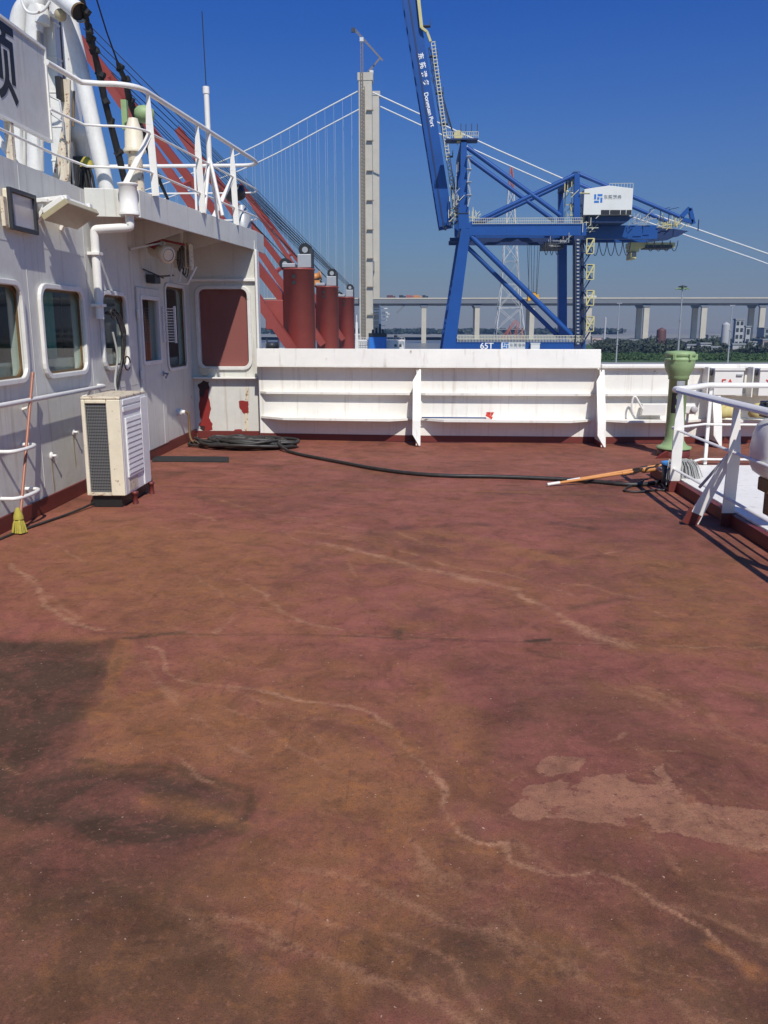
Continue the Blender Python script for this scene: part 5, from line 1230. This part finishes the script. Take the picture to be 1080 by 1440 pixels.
# ================================================================ BRIDGE
YB0 = 900.0; YB1 = 955.0; WZ = -14.5
br_ = thing('suspension_bridge', 'pale suspension bridge with tall tower and long viaduct across the river', 'bridge', (-50, 925, WZ))
def q0(px, py): return ay(px, py, YB0)
def q1(p): return Vector((p.x, YB1, p.z))
def tower_leg(xa, xb, y, top, name):
    return MB().prism([(xa, y, WZ), (xb, y, WZ), (xb - .6, y, top), (xa + .6, y, top)], (0, 11, 0)).build(name, M['concrete'], br_)
a, b = q0(504, 115), q0(524, 115)
tower_leg(a.x, b.x, YB0 - 5, a.z, 'tower_leg')
c = q0(522, 400); tower_leg(a.x + 4.5, b.x + 4.5, YB1 - 5, a.z, 'tower_leg')
MB().bb((a.x + 1, YB0 + 6, 60), (b.x - 1, YB1 - 5, 70)).build('tower_crossbeam', M['concrete'], br_)
MB().bb((a.x - .5, YB0 - 5.5, a.z), (b.x + .5, YB0 + 7, a.z + 7)).build('saddle_cap', M['concrete'], br_)
MB().bb((a.x + 4, YB1 - 5.5, a.z), (b.x + 5, YB1 + 7, a.z + 4)).build('saddle_cap', M['concrete'], br_)
lt = MB(); xl = q0(511.5, 300).x; n = 74
for s in (-1.8, 1.8): lt.bar((xl + s, YB0 - 7, WZ), (xl + s, YB0 - 7, a.z - 6), .7, .7)
for i in range(n):
    z = WZ + (a.z - 6 - WZ) * i / n; h_ = (a.z - 6 - WZ) / n
    lt.bar((xl - 1.8, YB0 - 7, z), (xl + 1.8, YB0 - 7, z), .5, .5); lt.bar((xl - 1.8, YB0 - 7, z), (xl + 1.8, YB0 - 7, z + h_), .45, .45)
lt.build('construction_lift', M['scaffold'], br_)
tg = MB()
for i in range(1, 9):
    z = WZ + (a.z - WZ) * i / 9; tg.bb((a.x + 8, YB0 - 7.5, z), (b.x + 1, YB0 - 5.2, z + .8))
tg.build('wall_ties', M['scaffold'], br_)
# deck girder and parapets
zt_, zb_ = q0(600, 420.5).z, q0(600, 428.8).z
MB().prism([(-900, YB0, zt_), (-900, YB0, zb_ + 1.5), (-900, YB0 + 6, zb_), (-900, YB1 - 16, zb_), (-900, YB1 - 10, zb_ + 1.5), (-900, YB1 - 10, zt_)], (2000, 0, 0)).build('deck_girder', M['girder'], br_)
MB().bb((-900, YB0 - .4, zt_), (1100, YB0 + .1, zt_ + 1.3)).bb((-900, YB1 - 10, zt_), (1100, YB1 - 9.5, zt_ + 1.3)).build('parapet', M['concrete'], br_)
for px in (596, 671, 748, 828, 909, 990, 1072, 1155):
    x = q0(px, 460).x; w_ = 2.4 if px < 800 else 2.7
    for yy in (YB0 + 4, YB1 - 22):
        po = MB().bb((x - w_, yy - 2, WZ), (x + w_, yy + 2, zb_ - 3)).build('pier', M['concrete'], br_)
        MB().prism([(x - w_, yy - 2.2, zb_ - 3), (x + w_, yy - 2.2, zb_ - 3), (x + w_ + 2, yy - 2.2, zb_ - .1), (x - w_ - 2, yy - 2.2, zb_ - .1)], (0, 4.4, 0)).build('pier_head', M['girder'], po)
p = q0(562, 429); MB().bar((p.x - 3, YB0 + 3, zb_ - 8), (p.x + 5, YB0 + 3, zb_), 2, 1.5, (0, 1, 0)).build('deck_strut', M['girder'], br_)
# cables
Lc = [(504, 128), (470, 146), (440, 162), (400, 184), (366, 202), (335, 217), (300, 232), (250, 252), (180, 276)]
Rc_ = [(524, 130), (600, 165), (700, 211), (800, 255), (900, 295), (985, 324), (1080, 357), (1180, 394), (1320, 440)]
for sh in (0, 1):
    for pl in (Lc, Rc_):
        pts = [q0(*p) for p in pl]; pts = [q1(p) + Vector((5, 0, 0)) for p in pts] if sh else pts
        MB().tube(pts, .72, 8).build('main_cable', M['cable'], br_)
def zat(pl, px):
    for (x0_, y0_), (x1_, y1_) in zip(pl, pl[1:]):
        if min(x0_, x1_) <= px <= max(x0_, x1_): return y0_ + (y1_ - y0_) * (px - x0_) / (x1_ - x0_)
for i in range(24):
    px = 494 - i * 12.4; p = q0(px, zat(Lc, px))
    for sh in (0, 1):
        a_ = q1(p) + Vector((5, 0, 0)) if sh else p
        MB().bar(a_, (a_.x, a_.y, zt_), .17, .17).build('hanger', M['hanger'], br_)
# tower cranes on the tower head
def tcrane(x, y, z0_, zm, jib, label, w):
    t = thing('tower_crane', label, 'tower crane', (x, y, z0_))
    m_ = MB(); n = max(4, int((zm - z0_) / 3))
    for sx in (-w, w):
        for sy in (-w, w): m_.bar((x + sx, y + sy, z0_), (x + sx, y + sy, zm), .45, .45)
    for i in range(n):
        z = z0_ + (zm - z0_) * i / n; h_ = (zm - z0_) / n
        m_.bar((x - w, y - w, z), (x + w, y - w, z + h_), .35, .35)
    m_.build('mast', M['scaffold'], t)
    j = MB(); (ax_, az_), (bx2, bz2) = jib
    d = Vector((bx2 - ax_, 0, bz2 - az_)); nrm = Vector((-d.z, 0, d.x)).normalized() * 1.6
    A0, B0 = Vector((x + ax_, y, zm + az_)), Vector((x + bx2, y, zm + bz2))
    j.bar(A0, B0, .55, .55).bar(A0 + nrm, B0 + nrm * .4, .55, .55)
    for i in range(12): j.bar(A0.lerp(B0, i / 12), (A0 + nrm).lerp(B0 + nrm * .4, (i + 1) / 12), .35, .35)
    j.build('jib', M['scaffold'], t)
    MB().bb((x - 1.8, y - 1.8, zm - 1), (x + 1.8, y + 1.8, zm + 2.5)).build('cab', M['housewhite'], t)
    MB().bb((x + ax_ - 2, y - 1.5, zm + az_ - 2.5), (x + ax_ + 2, y + 1.5, zm + az_ + 1)).build('counterweight', M['gunmetal'], t)
p = q0(509.5, 118); m0 = q0(510, 60); tcrane(p.x, YB0 - 6, p.z - 4, m0.z, ((-8, 10), (20, -18)), 'tall brown tower crane on top of the bridge tower, jib sloping down right', 1.1)
p = q0(518, 115); tcrane(p.x + 3, YB0 + 2, p.z + 3, p.z + 8, ((-3, 0), (9, 14)), 'short tower crane with upward jib on the bridge tower head', .9)
# vehicles on the viaduct
def truck(px, col_, w, label, cab=True):
    p = ay(px, 419.5, YB0 + 5); zz = zt_ + .02
    t = thing('truck', label, 'truck', (p.x, YB0 + 5, zz), 'vehicles on the viaduct')
    MB().bb((p.x - w / 2, YB0 + 3.8, zz + 1), (p.x + w / 2 - 2.6, YB0 + 6.2, zz + 4.0)).build('cargo_body', M[col_], t, .1)
    MB().bb((p.x + w / 2 - 2.4, YB0 + 3.9, zz + .8), (p.x + w / 2, YB0 + 6.1, zz + 3.2)).build('cab', M[col_], t, .2)
    for dx in (-w / 2 + 1.4, w / 2 - 1.2): MB().lathe((p.x + dx, YB0 + 3.7, zz + .55), [(.55, 0), (.55, .5)], 12, (0, 1, 0)).build('wheel', M['dark'], t)
truck(830, 'white', 12, 'white truck driving on the viaduct right of the gantry crane')
truck(550, 'tank_red', 9, 'dark red vehicle on the viaduct nearest the tower'); truck(566, 'gunmetal', 7, 'dark grey vehicle on the viaduct between two red ones')
truck(577, 'pylonred', 8, 'red vehicle on the viaduct, third from the tower'); truck(587, 'wood', 8, 'orange vehicle on the viaduct, fourth from the tower'); truck(598, 'gunmetal', 6, 'small dark vehicle on the viaduct, farthest right by the blue leg')

# ================================================================ OTHER SHIP beyond the bulwark
YS = 250.0
def s(px, py): return ay(px, py, YS)
sh = thing('moored_ship', 'white moored ship with blue funnel and black top showing over the bulwark', 'ship', (s(540, 490).x, YS, WZ))
a, b = s(543, 505), s(569, 478.5)
MB().bb((s(480, 500).x - 8, YS - 2, WZ), (b.x + 30, YS + 16, s(540, 505).z - 1)).build('hull', M['hull'], sh, .3)
MB().bb((s(497, 500).x, YS + 1, s(540, 505).z - 1), (b.x, YS + 14, b.z)).build('superstructure', M['white'], sh, .1)
a, b2_ = s(519, 500), s(543, 473.5); MB().bb((a.x, YS - 1, a.z), (b2_.x, YS + 5, b2_.z)).build('funnel', M['funnel'], sh, .15)
c = s(519, 473.5); d = s(543, 468.5); ft = MB().bb((c.x - .1, YS - 1.1, c.z), (d.x + .1, YS + 5.1, d.z))
for px, h_ in ((524, 1.0), (529, 1.5), (534, 2.6), (538, 1.1)):
    p = s(px, 468.5); ft.lathe((p.x, YS + 1.5, p.z), [(.35, 0), (.3, h_)], 10)
ft.build('funnel_top', M['dark'], sh)
p = s(533, 470); m_ = MB().bar((p.x, YS + 6, p.z), (p.x, YS + 6, s(533, 428).z), .9, .9, (0, 1, 0), .3, .3)
for py, w_ in ((433, 2.2), (441, 2.8), (450, 2.0), (458, 1.6)):
    q = s(533, py); m_.bar((q.x - w_, YS + 6, q.z), (q.x + w_, YS + 6, q.z), .22, .22)
m_.build('mast', M['white'], sh)
for px, py in ((528, 437), (540, 439), (541, 445)): q = s(px, py); MB().bb((q.x - .8, YS + 5.5, q.z - .2), (q.x + .8, YS + 6.2, q.z + .2)).build('radar', M['white'], sh)
rl_ = MB()
for x0_, x1_, py in ((498, 518, 480), (498, 518, 475), (545, 569, 475)):
    A_, B_ = s(x0_, py), s(x1_, py); rl_.bar(A_, B_, .1, .1); rl_.bar(A_ - Vector((0, 0, .5)), B_ - Vector((0, 0, .5)), .08, .08)
    for i in range(7): q = A_.lerp(B_, i / 6); rl_.bar(q, q - Vector((0, 0, 1.1)), .1, .1)
rl_.build('bridge_railing', M['white'], sh)
for px in (556, 563): q = s(px, 486); MB().bb((q.x - .35, YS + .92, q.z - .35), (q.x + .35, YS + .98, q.z + .35)).build('window', M['winfar'], sh)
q = s(556, 478); MB().lathe((q.x, YS + 4, q.z), [(.3, 0), (.35, .6), (.5, .7), (.5, 1.2), (0, 1.5)], 12).build('exhaust_hood', M['dark'], sh)
q = s(502, 500); t_ = s(502, 453); MB().bar((q.x, YS, q.z), (q.x, YS, t_.z), 1.1, 1.1, (0, 1, 0), .5, .5).bar((q.x, YS, t_.z), (q.x, YS, t_.z + 2), .2, .2).bar((q.x - 1, YS, s(502, 470).z), (q.x + 1, YS, s(502, 470).z), .2, .2).build('fore_post', M['white'], sh)

# ================================================================ PYLON and far cranes
YP = 420.0
def pp_(px, py): return ay(px, py, YP)
py_ = thing('power_pylon', 'red and white lattice power pylon seen through the blue crane frame', 'pylon', (pp_(714, 480).x, YP, GZ))
lv = [(490, 24), (463, 19), (433, 15.5), (400, 12), (368, 10), (341, 8.5), (315, 6.5), (290, 5), (268, 3.8), (250, 2.6), (236, 1.2)]
cx_ = lambda py: 716.0 + (490 - py) * .012
for i in range(len(lv) - 1):
    (ya, wa), (yb3, wb) = lv[i], lv[i + 1]; m_ = MB()
    A = [pp_(cx_(ya) + sx * wa, ya) + Vector((0, sy * wa * .35, 0)) for sx, sy in ((-1, -1), (1, -1), (1, 1), (-1, 1))]
    B_ = [pp_(cx_(yb3) + sx * wb, yb3) + Vector((0, sy * wb * .35, 0)) for sx, sy in ((-1, -1), (1, -1), (1, 1), (-1, 1))]
    if i == 0:
        A = [Vector((a.x, a.y, GZ)) for a in A]
    for k in range(4):
        l = (k + 1) % 4
        m_.bar(A[k], B_[k], .34, .34).bar(B_[k], B_[l], .24, .24).bar(A[k], B_[l], .2, .2).bar(A[l], B_[k], .2, .2)
    m_.build('lattice_section', M['pylonred'] if i in (8, 9) else (M['steel'] if i in (0, 3, 5) else M['pylonwhite']), py_)
for k, (px, py, L_, lab) in enumerate(((712, 476, 9, 'left one of two small red lattice booms at the pylon foot'), (730, 476, 8, 'right one of two small red lattice booms at the pylon foot'))):
    p = ay(px, py, 330); t = thing('lattice_boom', lab, 'crane', (p.x, 330, GZ), 'small red lattice booms')
    m_ = MB(); A = Vector((p.x - 2, 330, p.z)); B_ = Vector((p.x + (3 if k == 0 else -1), 330, p.z + L_ * .75))
    for s_ in (0, .9): m_.bar(A + Vector((s_, 0, 0)), B_ + Vector((s_, 0, 0)), .2, .2)
    for i in range(8): m_.bar(A.lerp(B_, i / 8), A.lerp(B_, (i + 1) / 8) + Vector((.9, 0, 0)), .15, .15)
    m_.build('boom', M['pylonred'], t)
    m2 = MB().bb((p.x - 3, 328, GZ), (p.x + 3, 332, p.z - 3)).bar((p.x, 330, p.z - 3), (p.x + 1, 330, p.z + L_ * .5), .25, .25).bar((p.x + 2.5, 330, p.z - 3), (p.x + 1, 330, p.z + L_ * .5), .25, .25).bar((p.x, 330, p.z), (p.x + 2.2, 330, p.z), .2, .2)
    m2.build('chassis', M['pylonred'], t)

# ================================================================ LIGHT MASTS
def lightmast(px, top, base_py, Y, label, big):
    p = ay(px, top, Y); b_ = ay(px - (px - 590) * .012, base_py, Y)
    t = thing('light_mast', label, 'light mast', (b_.x, Y, GZ), 'light masts on the quay')
    MB().tube([(p.x, Y, GZ), (p.x, Y, p.z)], [.42, .2] if big else [.3, .14], 10).build('mast', M['steel'], t)
    if big:
        MB().lathe((p.x, Y, p.z - .2), [(.3, 0), (1.6, .25), (1.6, .5), (.5, .8), (0, .9)], 16).build('lamp_crown', M['gunmetal'], t)
        for k in range(8):
            a_ = k * math.pi / 4; MB().box((p.x + 2.1 * math.cos(a_), Y + 2.1 * math.sin(a_), p.z - .5), (1.1, .7, .35), Matrix.Rotation(a_, 3, 'Z') @ Matrix.Rotation(.3, 3, 'Y')).build('lamp_head', M['green'], t)
    else:
        for s_ in (-1, 1): MB().box((p.x + .5 * s_, Y, p.z - .1), (.8, .5, .25)).build('lamp_head', M['steel'], t)
    for z in (.3, .55): MB().lathe((p.x, Y, GZ + (p.z - GZ) * z), [(.5, 0), (.5, .3)], 10).build('mast_collar', M['steel'], t)
lightmast(960, 404, 490, 330, 'tall light mast with green lamp crown above the green vent pipe', True)
lightmast(871, 426, 505, 312, 'thin pale light mast just right of the gantry crane', False)
lightmast(1030, 429, 505, 312, 'thin pale light mast in front of the white far building', False)

# ================================================================ FAR BUILDINGS
def block(px0, px1, py0, py1, Y, mat, label, name='far_building', rows=0, cols=0, cyl=False, cat='building', z0=GZ, roof=None):
    a, b = ay(px0, py1, Y), ay(px1, py0, Y); cx = (a.x + b.x) / 2
    t = thing(name, label, cat, (cx, Y, z0))
    d = (b.x - a.x)
    if cyl: MB().lathe((cx, Y, z0), [(d / 2, 0), (d / 2, b.z - z0), (d / 2 * .96, b.z - z0 + .4), (0, b.z - z0 + 1.6)], 32).build('wall', M[mat], t)
    else:
        MB().bb((a.x, Y, z0), (b.x, Y + d * .8, b.z)).build('wall', M[mat], t, .1)
        MB().bb((a.x - .3, Y - .3, b.z), (b.x + .3, Y + d * .8 + .3, b.z + .7)).build('roof', M[roof or 'bldggrey'], t)
    h_ = (b.z - a.z)
    for i in range(rows):
        for j in range(cols):
            x = a.x + d * (j + .5) / cols; z = a.z + h_ * (i + .55) / rows; w_ = d / cols * .3; hh = h_ / rows * .26
            MB().bb((x - w_, Y - .25, z - hh), (x + w_, Y - .02, z + hh)).build('window', M['winfar'], t)
    return t
block(922, 937, 465, 492, 432, 'tank_red', 'dark maroon round tank rising above the trees', 'storage_tank', cyl=True, cat='tank')
block(1013, 1027, 457, 488, 470, 'bldg', 'white round silo left of the white far building', 'grain_silo', cyl=True, cat='silo')
block(1032, 1047, 450, 488, 476, 'bldg', 'tallest white far building with rows of windows', rows=4, cols=2)
block(1047, 1056, 460, 488, 479, 'bldg', 'low white annex right of the tallest far building', rows=2, cols=1)
block(1073, 1110, 462, 485, 640, 'bldggrey', 'blue grey far building at the right picture edge', rows=3, cols=3)
block(1072, 1120, 479, 490, 430, 'bldgpink', 'long low pinkish shed at the right picture edge', rows=1, cols=5)
block(848, 853, 448, 490, 900 - 60, 'bldg', 'slender pale striped chimney right of the crane', 'far_chimney', cyl=True, cat='chimney')
block(856, 884, 476, 490, 700, 'bldggrey', 'grey low block behind the left end of the treeline', rows=2, cols=6)
block(832, 846, 474, 490, 760, 'bldgpink', 'pale pink low building beside the crane leg')
block(995, 1011, 472, 490, 640, 'bldggrey', 'grey low building left of the white silo', rows=1, cols=3)
for k, (x0_, x1_, y0_, y1_, Y) in enumerate(((985, 1000, 484, 490, 415), (1030, 1048, 485, 491, 412), (1052, 1064, 482, 489, 420), (1000, 1012, 489, 494, 406), (966, 978, 486, 491, 418))):
    t = block(x0_, x1_, y0_, y1_, Y, 'bldg', ['small pale roofed hut between the two middle pier pairs', 'small pale hut under the white far building', 'small pale hut under the low white annex', 'lowest pale hut near the grass bank', 'small pale hut just right of the tall light mast'][k], 'far_hut', cat='hut')
    t['group'] = 'pale huts among the trees'

# ================================================================ GROUND, WATER, WOODS
def sheet(name, pts, z, mat, label):
    tag(MB().add([(x, y, z) for x, y in pts], [tuple(range(len(pts)))]).build(name, mat), label, kind='structure')
sheet('water', [(-6000, -3000), (6000, -3000), (6000, 6000), (-6000, 6000)], WZ, M['water'], 'grey green river water')
sheet('terrain', [(-35, 186), (3000, 186), (3000, 312), (-35, 312)], GZ, M['quay'], 'concrete quay apron')
sheet('grass_bank', [(40, 312), (3000, 312), (3000, 640), (40, 640)], GZ + .02, M['grassland'], 'green grass bank beyond the quay')
sheet('far_land', [(-3000, 1100), (40, 1100), (40, 640), (4000, 640), (4000, 5500), (-3000, 5500)], GZ, M['hazed_land'], 'far flat land')
tag(MB().bb((-35, 185, WZ - 3), (3000, 186, GZ)).build('quay_wall', M['quay']), 'quay edge', kind='structure')
# levee turf: ragged low growth
def scatter_leaves(n, gen, seed, size):
    r_ = np.random.RandomState(seed); c = gen(r_, n); sz = size[0] + (size[1] - size[0]) * r_.rand(len(c))
    a = r_.normal(size=(len(c), 3)); a /= np.linalg.norm(a, axis=1)[:, None]; b = np.cross(a, r_.normal(size=(len(c), 3))); b /= np.linalg.norm(b, axis=1)[:, None] + 1e-9
    v = np.stack([c + a * sz[:, None], c + b * sz[:, None] * .8, c - a * sz[:, None] * .7, c - b * sz[:, None] * .8], 1).reshape(-1, 3)
    return v
def leaf_object(name, v, mat):
    n = len(v); me = bpy.data.meshes.new(name); me.vertices.add(n); me.vertices.foreach_set('co', v.astype(np.float32).ravel())
    me.loops.add(n); me.loops.foreach_set('vertex_index', np.arange(n, dtype=np.int32)); me.polygons.add(n // 4); me.polygons.foreach_set('loop_start', np.arange(0, n, 4, dtype=np.int32))
    me.update(calc_edges=True); me.validate(); me.materials.append(mat); o = bpy.data.objects.new(name, me); col.objects.link(o); return o
def wood_gen(r_, n):
    out = []
    nt_ = 520
    for i in range(nt_):
        Y = 405 + 260 * r_.rand() ** 1.4; px = 838 + 290 * r_.rand(); x = (px - 590) / 1200 * Y * .98
        h_ = (1.8 + 3.2 * r_.rand() ** 2.4) * (1 + .25 * math.sin(px * .09)); w_ = h_ * (.8 + .6 * r_.rand())
        k = n // nt_; u_ = r_.normal(size=(k, 3)); u_ /= np.linalg.norm(u_, axis=1)[:, None]; rad = .55 + .45 * r_.rand(k, 1) ** .5
        lump = 1 + .25 * np.sin(u_[:, :1] * 5 + i) * np.cos(u_[:, 2:] * 4 + i)
        out.append(np.array([x, Y, GZ + h_ * .55]) + u_ * rad * lump * np.array([w_, w_, h_ * .5]))
    return np.concatenate(out)
tag(leaf_object('woods', scatter_leaves(78000, wood_gen, 5, (.35, .9)), M['leaf']), 'dark green far treeline along the opposite bank', kind='stuff')
def low_gen(r_, n):
    Y = 330 + 75 * r_.rand(n); px = 836 + 290 * r_.rand(n); x = (px - 590) / 1200 * Y * .98
    return np.stack([x, Y, GZ + .1 + .9 * r_.rand(n) * (.4 + .6 * np.sin(x * .21) ** 2)], 1)
tag(leaf_object('undergrowth', scatter_leaves(26000, low_gen, 6, (.25, .7)), M['grassland']), 'rough green growth covering the levee', kind='stuff')
def hz_gen(r_, n):
    out = []; nt_ = 420
    for i in range(nt_):
        Y = 1500 + 700 * r_.rand(); px = 340 + 520 * r_.rand(); x = (px - 590) / 1200 * Y; h_ = 4 + 6 * r_.rand(); w_ = h_ * 1.6; k = n // nt_
        u_ = r_.normal(size=(k, 3)); u_ /= np.linalg.norm(u_, axis=1)[:, None]
        out.append(np.array([x, Y, GZ + h_ * .5]) + u_ * (.5 + .5 * r_.rand(k, 1)) * np.array([w_, w_, h_ * .5]))
    return np.concatenate(out)
tag(leaf_object('far_woods', scatter_leaves(21000, hz_gen, 8, (2, 5)), M['leaf']), 'hazy trees low on the horizon behind the bulwark', kind='stuff')

# ================================================================ AIR
m, t, b = nt('river_haze'); t.nodes.remove(b)
pv = t.nodes.new('ShaderNodeVolumePrincipled'); pv.inputs['Color'].default_value = (.22, .44, .80, 1); pv.inputs['Density'].default_value = HAZE; pv.inputs['Anisotropy'].default_value = .2
t.links.new(pv.outputs[0], t.nodes['Material Output'].inputs['Volume'])
tag(MB().bb((-1000, -20, WZ - 4.5), (1150, 2300, 330)).build('haze', m), 'pale river haze', kind='stuff')

# ================================================================ LIGHT, SKY, CAMERA
SUN_EL, SUN_AZ = math.radians(49), math.radians(17)
sd = Vector((math.sin(SUN_AZ) * math.cos(SUN_EL), -math.cos(SUN_AZ) * math.cos(SUN_EL), math.sin(SUN_EL)))
su = bpy.data.lights.new('sun', 'SUN'); su.energy = SUN; su.angle = math.radians(.53); su.color = (1.0, .955, .88)
so = bpy.data.objects.new('sun', su); col.objects.link(so); so.rotation_euler = sd.to_track_quat('Z', 'Y').to_euler()
wd = bpy.data.worlds.new('World'); scene.world = wd; wd.use_nodes = True
wt = wd.node_tree; bgn = wt.nodes['Background']; sk = wt.nodes.new('ShaderNodeTexSky'); sk.sky_type = 'NISHITA'; sk.sun_disc = False
sk.sun_elevation = SUN_EL; sk.sun_rotation = math.pi - SUN_AZ; sk.altitude = 0; sk.air_density = AIR; sk.dust_density = DUST; sk.ozone_density = OZ
sp_ = wt.nodes.new('ShaderNodeSeparateColor'); cb2 = wt.nodes.new('ShaderNodeCombineColor')
wt.links.new(sk.outputs[0], sp_.inputs[0])
for i, (g_, p_) in enumerate(GRADE):      # a drier, deeper blue than the sky model gives
    mm_ = mth(wt, 'MULTIPLY', mth(wt, 'POWER', mth(wt, 'MULTIPLY', sp_.outputs[i], .1), p_), g_ * 10)
    wt.links.new(mm_, cb2.inputs[i])
tc_ = wt.nodes.new('ShaderNodeTexCoord'); sx_ = wt.nodes.new('ShaderNodeSeparateXYZ'); wt.links.new(tc_.outputs['Generated'], sx_.inputs[0])
low = mth(wt, 'POWER', 2.718, mth(wt, 'MULTIPLY', mth(wt, 'POWER', mth(wt, 'MULTIPLY', mth(wt, 'MAXIMUM', sx_.outputs['Z'], 0.0), 1 / .155), 1.5), -1.0))      # murk along the horizon
wt.links.new(mix(wt, mth(wt, 'MULTIPLY', low, .9), cb2.outputs[0], MURK), bgn.inputs[0]); bgn.inputs[1].default_value = SKY
cam = bpy.data.cameras.new('camera'); co = bpy.data.objects.new('camera', cam); col.objects.link(co); scene.camera = co
co.location = (0, 0, EYE); co.rotation_euler = (math.pi / 2 - PITCH, 0, YAW)
cam.sensor_fit = 'VERTICAL'; cam.sensor_height = 36; cam.lens = 36 * F / 1440; cam.clip_start = .05; cam.clip_end = 12000
vs_ = scene.view_settings; vs_.view_transform = 'Standard'; vs_.look = 'None'; vs_.gamma = 1; vs_.exposure = EXPO; vs_.use_curve_mapping = False
scene.cycles.use_denoising = True
scene.cycles.max_bounces = 6; scene.cycles.volume_bounces = 0; scene.cycles.transparent_max_bounces = 12
scene.render.resolution_x = 768; scene.render.resolution_y = 1024
